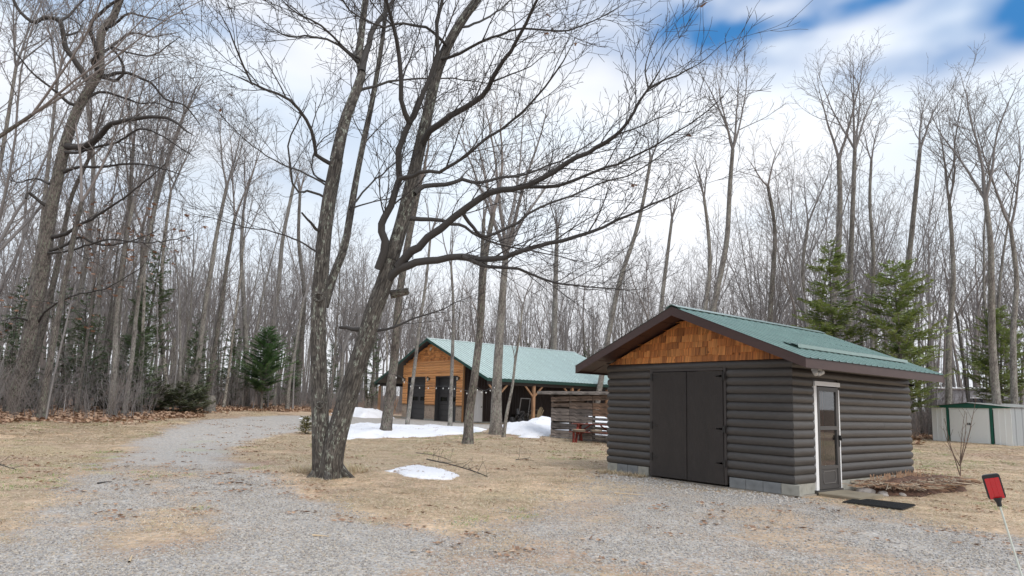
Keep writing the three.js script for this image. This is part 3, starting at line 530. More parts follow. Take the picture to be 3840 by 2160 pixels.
  for (const z of [-of, Lr - of - 0.03]) {
    part(garage, 'rake_board', prism([[-exR, yT(-exR) - fz], [cx, hr - fz], [cx, hr - 0.008], [-exR, yT(-exR) - 0.008]], z, z + 0.03), tealDark);
    part(garage, 'rake_board', prism([[cx + 0.002, hr - fz], [W + exL, yT(W + exL) - fz], [W + exL, yT(W + exL) - 0.008], [cx + 0.002, hr - 0.008]], z, z + 0.03), tealDark);
  }
  // porch posts with knee braces
  const beamY = yT(-exR) - 0.3;
  part(garage, 'porch_beam', box(0.14, 0.24, Lr - 0.5, -3.2, beamY + 0.02, Lr / 2 - of), mat(lin(0.05, 0.04, 0.035), 0.8));
  for (const z of [0.5, 3.42, 6.82, 10.2, 13.3]) {
    part(garage, 'post', box(0.17, beamY + 0.32, 0.17, -3.2, (beamY - 0.42) / 2, z), postWood);
    for (const s of [-1, 1]) part(garage, 'knee_brace', bar(V(-3.2, beamY - 0.75, z + s * 0.08), V(-3.2, beamY - 0.1, z + s * 0.72), 0.09), postWood);
  }
  const bl = yT(W + exL) - 0.3; part(garage, 'porch_beam', box(0.14, 0.2, Lr - 0.5, W + exL - 0.55, bl + 0.1, Lr / 2 - of), mat(lin(0.05, 0.04, 0.035), 0.8));
  for (const z of [-0.3, 4, 8.2, 12.5]) part(garage, 'post', box(0.17, bl + 0.36, 0.17, W + exL - 0.55, (bl - 0.36) / 2, z), postWood);
  part(garage, 'lean_to_siding', ribSheet(W + 0.1, yT(W) - 0.25, W + 2.2, yT(W + 2.2) - 0.2, 3, 3.9, 0.25, 0.03, 0.07), mat(lin(0.07, 0.075, 0.085), 0.3));
}
const gFrom = (x, y, z) => garage.localToWorld(V(x, y, z));
garage.updateMatrixWorld(true);
function underPorch(name, label, category, x, z, turn) { const t = thing(name, label, category), p = gFrom(x, 0, z); t.position.set(p.x, terrain(p.x, p.z), p.z); t.rotation.y = garage.rotation.y + turn; return t; }
{ // porch clutter
  const alu = mat(lin(0.42, 0.43, 0.45), 0.4, { metalness: 0.3 });
  const f = underPorch('screen_frame', 'tall pale metal screen frame leaning under the garage porch', 'frame', -0.9, 4.35, Math.PI / 2); f.rotation.order = 'YXZ';
  const rail = (a, b, w) => bar(a, b, w, 0.03);
  part(f, 'rail', rail(V(-0.4, 0.02, 0), V(-0.4, 1.75, -0.3), 0.06), alu); part(f, 'rail', rail(V(0.4, 0.02, 0), V(0.4, 1.75, -0.3), 0.06), alu); part(f, 'rail', rail(V(-0.43, 1.75, -0.3), V(0.43, 1.75, -0.3), 0.06), alu); part(f, 'rail', rail(V(-0.43, 0.05, 0), V(0.43, 0.05, 0), 0.06), alu);
  part(f, 'screen', box(0.76, 1.7, 0.004).rotateX(-0.172).translate(0, 0.9, -0.155), mat(lin(0.01, 0.01, 0.012), 0.5));
  const s = underPorch('window_sash', 'small pale window sash propped against the tall screen frame', 'sash', -1.05, 3.95, Math.PI / 2);
  part(s, 'rail', merge([bar(V(-0.35, 0, 0), V(-0.35, 0.62, -0.1), 0.05), bar(V(0.35, 0, 0), V(0.35, 0.62, -0.1), 0.05), bar(V(-0.35, 0.62, -0.1), V(0.35, 0.62, -0.1), 0.05), bar(V(-0.35, 0.02, 0), V(0.35, 0.02, 0), 0.05), bar(V(0, 0, 0), V(0, 0.62, -0.1), 0.03)]), mat(lin(0.12, 0.13, 0.14), 0.5));
  // dark two-stage snow blower
  const b = underPorch('snow_blower', 'black snow blower with chute and handlebars parked under the garage porch', 'snow blower', -1.75, 3.75, 0.4); const dk = mat(lin(0.018, 0.018, 0.02), 0.5), gr = mat(lin(0.09, 0.09, 0.095), 0.45);
  for (const z of [-0.32, 0.32]) { const w = new THREE.TorusGeometry(0.2, 0.075, 8, 18); w.translate(0, 0.28, z); const wh = part(b, 'wheel', w, dk); const h = new THREE.CylinderGeometry(0.14, 0.14, 0.06, 12); h.rotateX(Math.PI / 2); h.translate(0, 0.28, z); part(wh, 'rim', h, gr); }
  part(b, 'engine', merge([box(0.36, 0.26, 0.34, 0, 0.62, 0, 0.02), box(0.2, 0.16, 0.2, 0.05, 0.82, 0, 0.02), box(0.5, 0.16, 0.4, 0.1, 0.38, 0)]), dk);
  { const h = new THREE.CylinderGeometry(0.32, 0.32, 0.76, 18, 1, true, 0.2, Math.PI * 1.25); h.rotateX(Math.PI / 2); h.translate(0.55, 0.34, 0); part(b, 'auger_housing', h, dk); const c = new THREE.CylinderGeometry(0.09, 0.13, 0.4, 12, 1, true); c.rotateZ(-0.2); c.translate(0.42, 0.85, 0); part(b, 'chute', c, gr); }
  for (const z of [-0.25, 0.25]) part(b, 'handlebar', merge([rod(V(-0.15, 0.5, z), V(-0.75, 0.98, z), 0.018), rod(V(-0.75, 0.98, z), V(-0.98, 1.0, z), 0.022)]), gr);
  part(b, 'control_panel', box(0.14, 0.06, 0.5, -0.6, 0.93, 0), dk);
  // pale rustic chair with a shaped back
  const c = underPorch('wooden_chair', 'pale wooden garden chair with rounded back under the garage porch', 'chair', -1.5, 5.0, Math.PI / 2 + 0.2), wd = mat(lin(0.3, 0.25, 0.17), 0.8);
  for (const [x, z] of [[-0.26, 0.25], [0.26, 0.25], [-0.24, -0.25], [0.24, -0.25]]) part(c, 'leg', bar(V(x, 0, z), V(x, z > 0 ? 0.62 : 0.44, z), 0.06), wd);
  part(c, 'seat', box(0.62, 0.04, 0.58, 0, 0.44, 0), wd);
  for (let i = -2; i <= 2; i++) part(c, 'back_slat', bar(V(i * 0.09, 0.42, -0.26), V(i * 0.14, 1.2 - 0.05 * i * i, -0.5), 0.085, 0.02), wd);
  for (const x of [-0.33, 0.33]) part(c, 'armrest', box(0.1, 0.03, 0.66, x, 0.64, 0), wd);
  // push mower and a few dark pots
  const m = underPorch('push_mower', 'dark push mower with folded handle beside the porch post', 'mower', -2.0, 2.6, 0.2);
  part(m, 'deck', merge([box(0.6, 0.16, 0.5, 0, 0.2, 0, 0.03), new THREE.CylinderGeometry(0.15, 0.17, 0.2, 14).translate(0, 0.38, 0)]), dk);
  for (const [x, z] of [[-0.3, -0.27], [0.3, -0.27], [-0.3, 0.27], [0.3, 0.27]]) { const w = new THREE.CylinderGeometry(0.1, 0.1, 0.05, 14); w.rotateX(Math.PI / 2); w.translate(x, 0.1, z); part(m, 'wheel', w, black); }
  part(m, 'handle', merge([rod(V(-0.28, 0.22, -0.22), V(-0.9, 0.85, -0.22), 0.014), rod(V(-0.28, 0.22, 0.22), V(-0.9, 0.85, 0.22), 0.014), rod(V(-0.9, 0.85, -0.22), V(-0.9, 0.85, 0.22), 0.016)]), gr);
  // wooden sawhorse leaning by the left pier
  const l = thing('step_ladder', 'tan wooden step ladder leaning on the garage corner by the snow', 'ladder'), p = gFrom(8.75, 0, -0.35); l.position.set(p.x, terrain(p.x, p.z), p.z); l.rotation.y = garage.rotation.y + Math.PI;
  for (const x of [-0.2, 0.2]) part(l, 'rail', bar(V(x, -0.02, 0.4), V(x * 0.8, 1.4, -0.05), 0.07, 0.03), postWood);
  for (let k = 1; k < 5; k++) part(l, 'rung', bar(V(-0.2, k * 0.28, 0.4 - k * 0.09), V(0.2, k * 0.28, 0.4 - k * 0.09), 0.04), postWood);
}
{ // festoon lights from the porch corner to the trees
  const st = thing('string_lights', 'string of small clear bulbs hanging across the garage front', 'string lights');
  const pts = [gFrom(12.2, 2.6, -0.55), gFrom(11.0, 2.55, -5), atDepth(1478, 1404, 26), atDepth(1560, 1445, 31), atDepth(1640, 1448, 32), atDepth(1700, 1449, 30), atDepth(1760, 1466, 27), atDepth(1778, 1450, 26.1), atDepth(1820, 1464, 28), atDepth(1862, 1440, 29.7)];
  const cv = new THREE.CatmullRomCurve3(pts, false, 'centripetal'); part(st, 'wire', new THREE.TubeGeometry(cv, 120, 0.009, 4), black);
  const bg = new THREE.LatheGeometry([[0.001, -0.085], [0.022, -0.075], [0.03, -0.05], [0.024, -0.02], [0.012, 0]].map((q) => new THREE.Vector2(...q)), 8), sg = new THREE.CylinderGeometry(0.016, 0.016, 0.06, 6);
  const bm = new THREE.MeshPhysicalMaterial({ color: lin(0.9, 0.9, 0.88), roughness: 0.08, transmission: 0.5, thickness: 0 });
  for (let i = 0; i < 24; i++) { const p = cv.getPoint((i + 0.5) / 24), b = part(st, 'bulb', bg, bm); b.position.set(p.x, p.y - 0.07, p.z); b.scale.setScalar(0.85); part(b, 'socket', sg, black).position.y = 0.03; }
}

// ---------------------------------------------------------------- the plank wood shed
const greyWoods = [[140, 131, 124], [116, 109, 104], [126, 110, 98], [100, 95, 93], [142, 116, 96], [158, 152, 146]].map(([r, g, b]) => mat(lin(1, 0.98, 0.97), 0.9, { map: woodMap(r, g, b, 0.45, 4) }));
{
  const ws = thing('wood_shed', 'open wood shed of weathered grey planks with gaps and flat roof', 'wood shed'), o = G(2064, 1640); ws.position.copy(o); ws.rotation.y = -0.9084; // +x runs toward the log shed, +z toward the open back
  ws.rotation.y = -Math.atan2(0.797, 0.604) ; const rg = rngOf(5);
  // local +x = (0.604, 0, 0.797): along the wall, toward the viewer
  const u = 2.74e-3, yOf = (g) => (1170 - g) * u - 0.02, cols = [[0, 1.22], [1.24, 2.66], [2.68, 4.1], [4.12, 5.2]];
  const plank = (x0, x1, g0, g1, m, tilt = 0, z = 0) => { const h = yOf(g0) - yOf(g1), g = box(x1 - x0, h, 0.025, 0, 0, 0, 0.002); const p = part(ws, 'plank', g, greyWoods[m]); p.position.set((x0 + x1) / 2, (yOf(g0) + yOf(g1)) / 2, z - 0.02 + rg() * 0.01); p.rotation.z = tilt; return p; };
  for (const [a, b, i] of cols.map((c, i) => [...c, i])) {
    const w = i > 1;
    plank(a, b, 500 - i * 16, 575 - i * 16, 2, 0.035, 0.02);
    if (i === 0) plank(a, b, 610, 660, 2, 0.02); else plank(a, b, 590, 685, i === 2 ? 4 : 2);
    plank(a, b, 692, 790, i === 2 ? 4 : i ? 1 : 0); 
    if (!w) { plank(a, b, 800, 892, 0); plank(a, b, 922, 1012, 3); plank(a, b, 1035, 1128, 0); plank(a, b, 1136, 1170, 5); }
    else { for (const [g0, g1] of [[812, 852], [878, 922], [946, 990], [1012, 1050], [1070, 1112], [1128, 1168]]) plank(a, b, g0, g1, g0 % 3 ? 5 : 0, (rg() - 0.5) * 0.01); }
  }
  for (const x of [0.04, 1.23, 2.67, 4.11, 5.15]) part(ws, 'post', box(0.09, 2.1, 0.09, x, 0.85, -0.08), greyWoods[1]);
  for (const x of [0.05, 2.6, 5.15]) part(ws, 'post', box(0.1, 1.9, 0.1, x, 0.8, -2.2), greyWoods[1]);
  for (let k = 0; k < 6; k++) part(ws, 'plank', box(0.025, 0.24, 2.1, 5.22, 0.14 + k * 0.3, -1.1), greyWoods[k % 4]);
  for (let k = 0; k < 6; k++) part(ws, 'plank', box(0.025, 0.2, 2.1, -0.02, 0.14 + k * 0.3, -1.1), greyWoods[(k + 1) % 4]);
  part(ws, 'roof', box(6.6, 0.05, 2.7, 2.65, 2.03, -1.1).rotateX(-0.03), mat(lin(0.08, 0.075, 0.07), 0.9));
  part(ws, 'roof_edge', box(6.62, 0.13, 0.045, 2.65, 1.98, 0.27), greyWoods[5]); part(ws, 'roof_edge', box(0.045, 0.13, 2.6, -0.66, 1.97, -1.1), greyWoods[0]);
  for (let k = 0; k < 5; k++) part(ws, 'rafter', box(0.06, 0.12, 2.4, 0.05 + k * 1.27, 1.9, -1.15), greyWoods[1]);
}

// ---------------------------------------------------------------- red picnic table with wood rounds on its benches
{
  const t = thing('picnic_table', 'weathered red picnic table standing beside the plank wood shed', 'picnic table'), p = G(2232, 1660); t.position.copy(p); t.rotation.y = -0.3;
  const red = mat(lin(0.9, 0.9, 0.9), 0.8, { map: woodMap(160, 66, 52, 0.5, 2) }), top = mat(lin(0.8, 0.8, 0.8), 0.85, { map: woodMap(138, 78, 66, 0.6, 2) });
  const Lt = 1.85;
  for (let k = 0; k < 5; k++) part(t, 'table_board', box(Lt, 0.038, 0.138, 0, 0.74, -0.29 + k * 0.145, 0.004), top);
  for (const s of [-1, 1]) { for (let k = 0; k < 2; k++) part(t, 'seat_board', box(Lt, 0.038, 0.125, 0, 0.43, s * (0.62 + k * 0.13), 0.004), top); }
  for (const x of [-0.68, 0.68]) {
    for (const s of [-1, 1]) part(t, 'leg', bar(V(x, -0.02, s * 0.62), V(x, 0.72, s * 0.2), 0.09, 0.045), red);
    part(t, 'seat_support', box(0.045, 0.09, 1.5, x + 0.05, 0.365, 0), red); part(t, 'top_support', box(0.045, 0.07, 0.7, x + 0.05, 0.685, 0), red);
    part(t, 'brace', bar(V(x, 0.38, 0), V(x * 0.3, 0.7, 0), 0.05), red);
  }
  for (const s of [-1, 1]) for (const x of [-0.76, 0.76]) part(t, 'bench_leg', bar(V(x, -0.02, s * 0.72), V(x, 0.41, s * 0.68), 0.09, 0.045), red);
  t.updateMatrixWorld(true); const bark = mat(lin(0.13, 0.1, 0.075), 0.95), cut = mat(lin(0.48, 0.36, 0.24), 0.9);
  for (const [x, z, r, where] of [[-0.55, 0.68, 0.27, 'on the end of the picnic bench'], [0.15, 0.68, 0.23, 'on the middle of the picnic bench']]) {
    const w = thing('wood_slice', 'round slice of log with pale cut face lying ' + where, 'log slice'); w.position.copy(V(x, 0.449, z).applyMatrix4(t.matrixWorld)); w.rotation.y = x;
    const g = new THREE.CylinderGeometry(r, r * 1.02, 0.08, 20, 1, true); g.translate(0, 0.042, 0); part(w, 'bark_ring', g, bark);
    for (const y of [0.082, 0.002]) { const c = new THREE.CircleGeometry(r * 0.985, 20); c.rotateX(y > 0.05 ? -Math.PI / 2 : Math.PI / 2); c.translate(0, y, 0); part(w, 'cut_face', c, cut); }
  }
}

// ---------------------------------------------------------------- white and green tin shed
{
  const ts = thing('tin_shed', 'white tin garden shed with green trim and sliding doors', 'shed'); const a = G(3499, 1652), b = G(3800, 1673), dx = b.x - a.x, dz = b.z - a.z, Wd = Math.hypot(dx, dz);
  ts.position.set(a.x, Math.min(a.y, b.y) - 0.02, a.z); ts.rotation.y = -Math.atan2(dz, dx); // +x along the front, front faces +z
  const wh = mat(lin(0.86, 0.89, 0.89), 0.42), gn = mat(lin(0.01, 0.11, 0.075), 0.45), k = Wd, D = 2.6, hw = 1.72, ap = 1.93, X = (s) => s * k;
  const sidePanels = (x0, x1, n) => { const w = (x1 - x0) / n; for (let i = 0; i < n; i++) { const g = ribSheet(0, 0.02, 0, hw, 0, w - 0.004, w, 0.012, 0.04, 0.97); g.rotateY(Math.PI / 2); g.translate(x0 + i * w, 0, 0.01); part(ts, 'wall_panel', g, wh); } };
  part(ts, 'wall', merge([box(X(0.2), hw, 0.03, X(0.1) + 0.01, hw / 2, -0.02), box(X(0.2), hw, 0.03, X(0.9) - 0.01, hw / 2, -0.02), box(X(0.6), 0.12, 0.03, X(0.5), hw - 0.06, -0.02)]), wh);
  for (const [x0, x1] of [[0, 0.215], [0.785, 1]]) for (let i = 1; i < 3; i++) part(ts, 'seam', box(0.022, hw - 0.04, 0.02, X(lerp(x0, x1, i / 3)), hw / 2, 0.004), wh);
  part(ts, 'wall', merge([box(0.03, hw, D, 0.02, hw / 2, -D / 2), box(X(1) - 0.02, hw, 0.03, X(0.5), hw / 2, -D)]), wh);
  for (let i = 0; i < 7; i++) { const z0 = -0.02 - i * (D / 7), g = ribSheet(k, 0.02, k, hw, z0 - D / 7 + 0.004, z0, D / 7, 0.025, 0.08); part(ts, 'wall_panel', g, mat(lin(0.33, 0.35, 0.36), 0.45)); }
  for (const s of [0.225, 0.775]) part(ts, 'door_post', box(0.13, hw - 0.02, 0.04, X(s), hw / 2, 0.015, 0.005), gn);
  for (const [s0, s1] of [[0.25, 0.4985], [0.5015, 0.75]]) { const l = part(ts, 'door', box(X(s1 - s0), hw - 0.13, 0.03, X((s0 + s1) / 2), hw / 2 - 0.04, 0.0, 0.004), wh); part(l, 'handle', box(0.06, 0.11, 0.03, X(s0 < 0.4 ? 0.488 : 0.512), 0.92, 0.022, 0.006), black); }
  part(ts, 'gable_trim', prism([[0, hw - 0.03], [X(0.25), hw - 0.05], [X(0.75), hw - 0.05], [k, hw - 0.03], [k, hw + 0.02], [k / 2, ap - 0.03], [0, hw + 0.02]], 0.0, 0.05), gn);
  const rf = mat(lin(0.55, 0.57, 0.55), 0.5, { map: rep(paintDust, 0.6, 0.6) });
  for (let i = 0; i < 6; i++) { const z0 = 0.12 - (i + 1) * (D + 0.2) / 6, z1 = 0.12 - i * (D + 0.2) / 6; part(ts, 'roof_panel', ribSheet(-0.08, hw + 0.02, k / 2, ap, z0, z1, 0.22, 0.014, 0.05), rf); part(ts, 'roof_panel', ribSheet(k + 0.08, hw + 0.02, k / 2, ap, z0, z1, 0.22, 0.014, 0.05), rf); }
  part(ts, 'base_rail', merge([box(k, 0.16, 0.06, k / 2, -0.04, -0.02), box(0.06, 0.16, D, k - 0.03, -0.04, -D / 2), box(0.06, 0.16, D, 0.03, -0.04, -D / 2)]), wh);
}
{ // pale trailer beyond the trees
  const t = thing('trailer_home', 'long pale trailer home glimpsed between the trunks behind the tin shed', 'trailer'); t.position.set(38, 0.45, -46); t.position.y = terrain(38, -46) - 0.05; t.rotation.y = -0.55;
  const wl = mat(lin(0.4, 0.39, 0.41), 0.5), dk = mat(lin(0.02, 0.02, 0.025), 0.2);
  part(t, 'wall', box(14, 2.5, 3.6, 0, 1.9, 0, 0.03), wl); part(t, 'skirt', box(13.9, 0.7, 3.5, 0, 0.32, 0), mat(lin(0.3, 0.28, 0.28), 0.8)); part(t, 'roof', box(14.3, 0.16, 3.9, 0, 3.22, 0, 0.05), white);
  for (let i = 0; i < 14; i++) part(t, 'siding_seam', box(0.03, 2.48, 0.02, -6.6 + i, 1.9, 1.806), wl);
  for (const x of [-4.5, 0.5, 4.6]) { const w = part(t, 'window', box(1.1, 0.8, 0.05, x, 2.2, 1.82), white); part(w, 'pane', box(0.95, 0.66, 0.03, x, 2.2, 1.84), dk); }
  const d = part(t, 'door', box(0.9, 2, 0.05, 2.6, 1.75, 1.82), white); part(d, 'handle', box(0.05, 0.05, 0.05, 2.25, 1.7, 1.86), dk);
}

// ---------------------------------------------------------------- snow
const snowSpots = [];
function snowPatch(label, poly, hMax, soft, res, seed) {
  let x0 = 1e9, x1 = -1e9, z0 = 1e9, z1 = -1e9; for (const [x, z] of poly) { x0 = Math.min(x0, x); x1 = Math.max(x1, x); z0 = Math.min(z0, z); z1 = Math.max(z1, z); }
  x0 -= res; z0 -= res; const nx = Math.ceil((x1 - x0) / res) + 2, nz = Math.ceil((z1 - z0) / res) + 2, P = [], I = [], D = [];
  for (let j = 0; j < nz; j++) for (let i = 0; i < nx; i++) {
    const x = x0 + i * res, z = z0 + j * res, s = signed(poly, x, z) + (fbm(x * 1.3 + seed, z * 1.3, 4) - 0.5) * Math.min(1.1, soft * 1.2) + (fbm(x * 7 + seed, z * 7, 3) - 0.5) * Math.min(0.2, soft * 0.35), e = clamp(s / soft), lump = fbm(x * 0.8 + seed, z * 0.8 + 4, 4), fine = fbm(x * 5, z * 5 + seed, 3);
    D.push(s); P.push(x, terrain(x, z) + (s > -0.02 ? 0.012 + hMax * Math.pow(Math.max(0, e), 0.8) * (0.55 + 0.9 * (lump - 0.1)) * 0.9 + 0.05 * hMax * fine * e + 0.012 * (fine - 0.5) : -0.06), z);
  }
  for (let j = 0; j < nz - 1; j++) for (let i = 0; i < nx - 1; i++) { const a = j * nx + i; if (Math.max(D[a], D[a + 1], D[a + nx], D[a + nx + 1]) < -0.02) continue; I.push(a, a + nx, a + 1, a + 1, a + nx, a + nx + 1); }
  const g = new THREE.BufferGeometry(); g.setAttribute('position', new THREE.Float32BufferAttribute(P, 3)); g.setIndex(I); g.computeVertexNormals();
  const U = new Float32Array(P.length / 3 * 2); for (let i = 0; i < P.length / 3; i++) { U[i * 2] = P[i * 3] * 0.5; U[i * 2 + 1] = P[i * 3 + 2] * 0.5; } g.setAttribute('uv', new THREE.BufferAttribute(U, 2));
  const m = shade(new THREE.Mesh(g, snowMat)); m.name = numbered('snow_patch'); scene.add(m); tag(m, label, 'snow'); const hs = P, ds = D; snowSpots.push({ n: ds.length, at: (k) => ds[k] > 0.03 && [hs[k * 3], hs[k * 3 + 1], hs[k * 3 + 2]] }); return m;
}
const snowMap = paint(512, 512, (u, v, x, y) => { const n = tfbm(u, v, 6, 6, 4), h = hash2(x, y), s = h > 0.9982 || (h > 0.99 && n > 0.57) ? 110 : 0, k = 244 - 14 * (n - 0.5) - s; return [k, k - 1 - s * 0.15, k + 1 - s * 0.35]; });
const snowMat = mat(lin(0.9, 0.91, 0.93), 0.7, { map: snowMap, bumpMap: gBump, bumpScale: 0.03 });
snowPatch('small melting snow patch on the lawn beside the big twin-stemmed tree', gp([[1452, 1768], [1500, 1755], [1560, 1751], [1640, 1761], [1700, 1774], [1730, 1789], [1690, 1797], [1600, 1797], [1520, 1786]]), 0.11, 0.35, 0.06, 3);
snowPatch('long low snow strip between the lawn and the garage apron', gp([[1285, 1600], [1350, 1590], [1400, 1592], [1440, 1601], [1500, 1606], [1560, 1602], [1610, 1598], [1650, 1600], [1700, 1608], [1800, 1610], [1826, 1614], [1760, 1626], [1640, 1636], [1540, 1642], [1440, 1642], [1350, 1644], [1290, 1648]]), 0.22, 1.2, 0.16, 9);
snowPatch('deep snow bank piled before the garage porch and plank wood shed', [...gp([[1868, 1632], [1880, 1600], [1900, 1594]]), [2.0, -38.2], [4.6, -39.2], [7.5, -36.5], [7.2, -31.5], [4.4, -30.6], ...gp([[2080, 1628], [2062, 1634], [2010, 1642], [1960, 1640], [1905, 1628]])], 1.3, 4.0, 0.25, 15);
snowPatch('snow mound lying beside the garage lean-to post', [[-13.6, -50.2], [-10.4, -47.9], [-8.6, -50.4], [-9.8, -53], [-13, -54]], 0.75, 1.6, 0.2, 21);
snowPatch('thin sliver of snow at the edge of the woods by the drive', gp([[1118, 1571], [1128, 1567], [1180, 1566], [1196, 1569], [1180, 1573], [1130, 1573]]), 0.05, 0.5, 0.15, 27);

// ---------------------------------------------------------------- doorstep, mat, flower bed, sapling, marker
shed.updateMatrixWorld(true);
const sW = (x, z, y = 0) => { const p = V(x, 0, z).applyMatrix4(shed.matrixWorld); p.y = terrain(p.x, p.z) + y; return p; };
{
  const s = shade(new THREE.Mesh(box(0.75, 0.09, 0.95, 0, 0.0, 0, 0.015), mat(lin(0.46, 0.4, 0.32), 0.95, { map: rep(blockMap, 0.35, 0.35) }))); s.name = 'step_slab'; tag(s, 'sandy concrete step slab before the storm door of the log shed', 'slab'); s.position.copy(sW(-0.46, 1.15, 0.02)); s.rotation.y = shed.rotation.y; scene.add(s);
  const m = thing('rubber_mat', 'black slatted rubber mat lying on the grass by the door slab', 'mat'); m.position.copy(sW(-1.18, 0.6, 0.02)); m.rotation.y = shed.rotation.y + 0.12;
  const rb = mat(lin(0.012, 0.012, 0.013), 0.7); part(m, 'backing', box(0.92, 0.012, 0.8, 0, 0, 0), rb); for (let i = 0; i < 20; i++) part(m, 'rib', box(0.9, 0.014, 0.02, 0, 0.012, -0.38 + i * 0.04), rb);
}
function mound(poly, h, soft, res, m, name) {
  let x0 = 1e9, x1 = -1e9, z0 = 1e9, z1 = -1e9; for (const [x, z] of poly) { x0 = Math.min(x0, x); x1 = Math.max(x1, x); z0 = Math.min(z0, z); z1 = Math.max(z1, z); }
  const nx = Math.ceil((x1 - x0) / res) + 2, nz = Math.ceil((z1 - z0) / res) + 2, P = [], U = [], I = [];
  for (let j = 0; j < nz; j++) for (let i = 0; i < nx; i++) { const x = x0 + i * res, z = z0 + j * res, s = signed(poly, x, z); P.push(x, terrain(x, z) + (s > 0 ? h * Math.min(1, s / soft) * (0.6 + 0.8 * fbm(x * 3, z * 3, 3)) + 0.004 : -0.03), z); U.push(x, z); }
  for (let j = 0; j < nz - 1; j++) for (let i = 0; i < nx - 1; i++) { const a = j * nx + i; if (signed(poly, x0 + (i + 0.5) * res, z0 + (j + 0.5) * res) > -res) I.push(a, a + nx, a + 1, a + 1, a + nx, a + nx + 1); }
  const g = new THREE.BufferGeometry(); g.setAttribute('position', new THREE.Float32BufferAttribute(P, 3)); g.setAttribute('uv', new THREE.Float32BufferAttribute(U, 2)); g.setIndex(I); g.computeVertexNormals();
  const o = shade(new THREE.Mesh(g, m)); o.name = name; return o;
}
const bedPoly = [[-0.12, 1.95], [-0.75, 2.0], [-1.1, 2.6], [-1.05, 3.6], [-1.25, 4.6], [-0.95, 5.4], [-0.2, 5.7], [-0.06, 5.0]].map(([x, z]) => { const p = sW(x, z); return [p.x, p.z]; });
{
  const soil = paint(256, 256, (u, v) => { const k = 0.5 + 0.9 * tfbm(u, v, 20, 20, 3); return [96 * k, 72 * k, 60 * k]; });
  const bed = thing('flower_bed', 'flower bed of dry flattened stalks along the log shed wall', 'flower bed'), o = mound(bedPoly, 0.26, 0.45, 0.1, mat(lin(1, 1, 1), 1, { map: soil }), 'soil'); bed.add(o);
  const rg = rngOf(71), stalk = []; const tones = [mat(lin(0.4, 0.25, 0.16), 0.9), mat(lin(0.46, 0.39, 0.3), 0.9), mat(lin(0.16, 0.095, 0.07), 0.9)], bins = [[], [], []];
  for (let i = 0; i < 2600; i++) {
    const x = -0.15 - rg() * 1.0, z = 2.0 + rg() * 3.5, p = sW(x, z, 0.06); if (signed(bedPoly, p.x, p.z) < 0.02) continue; const up = x > -0.55 && z > 2.5 && z < 4.6 && rg() < 0.35;
    const a = rg() * 6.28 , L = up ? 0.13 + rg() * 0.17 : 0.15 + rg() * 0.35, d = up ? V((rg() - 0.5) * 0.7, 1, (rg() - 0.5) * 0.7) : V(Math.cos(a), 0.05 + rg() * 0.22, Math.sin(a)); const q = p.clone().addScaledVector(d.normalize(), L);
    if (!up) { p.y += 0.08 + rg() * 0.1; q.y += 0.05; } bins[up ? 0 : (rg() * 3) | 0].push(bar(p, q, 0.006 + rg() * 0.012, 0.005));
  }
  bins.forEach((b, i) => { const s = part(bed, 'dry_stalks', merge(b), tones[i]); s.userData.kind = 'stuff'; });
  const stoneG = new THREE.IcosahedronGeometry(1, 1), stM = mat(lin(0.36, 0.33, 0.31), 0.95, { flatShading: true });
  for (const [x, z, r] of [[-0.35, 2.0, 0.15], [-0.62, 2.12, 0.1], [-0.85, 2.35, 0.08], [-0.7, 1.95, 0.07]]) { const t = shade(new THREE.Mesh(stoneG, stM)); t.name = numbered('edging_stone'); tag(t, 'rough grey stone edging the dry flower bed', 'stone', 'stones edging the flower bed'); t.position.copy(sW(x, z, r * 0.25)); t.scale.set(r * 1.3, r * 0.6, r); t.rotation.y = x * 9; scene.add(t); }
  const bag = thing('grey_sack', 'small pale grey sack with a red cap at the end of the flower bed', 'sack'); bag.position.copy(sW(-0.35, 5.35, 0.09)); const bg = new THREE.SphereGeometry(0.2, 14, 10); bg.scale(1.25, 0.45, 0.7); part(bag, 'body', bg, mat(lin(0.5, 0.5, 0.5), 0.7)); part(bag, 'cap', box(0.16, 0.03, 0.1, -0.12, 0.09, 0.05, 0.008), mat(lin(0.6, 0.1, 0.08), 0.6));
}
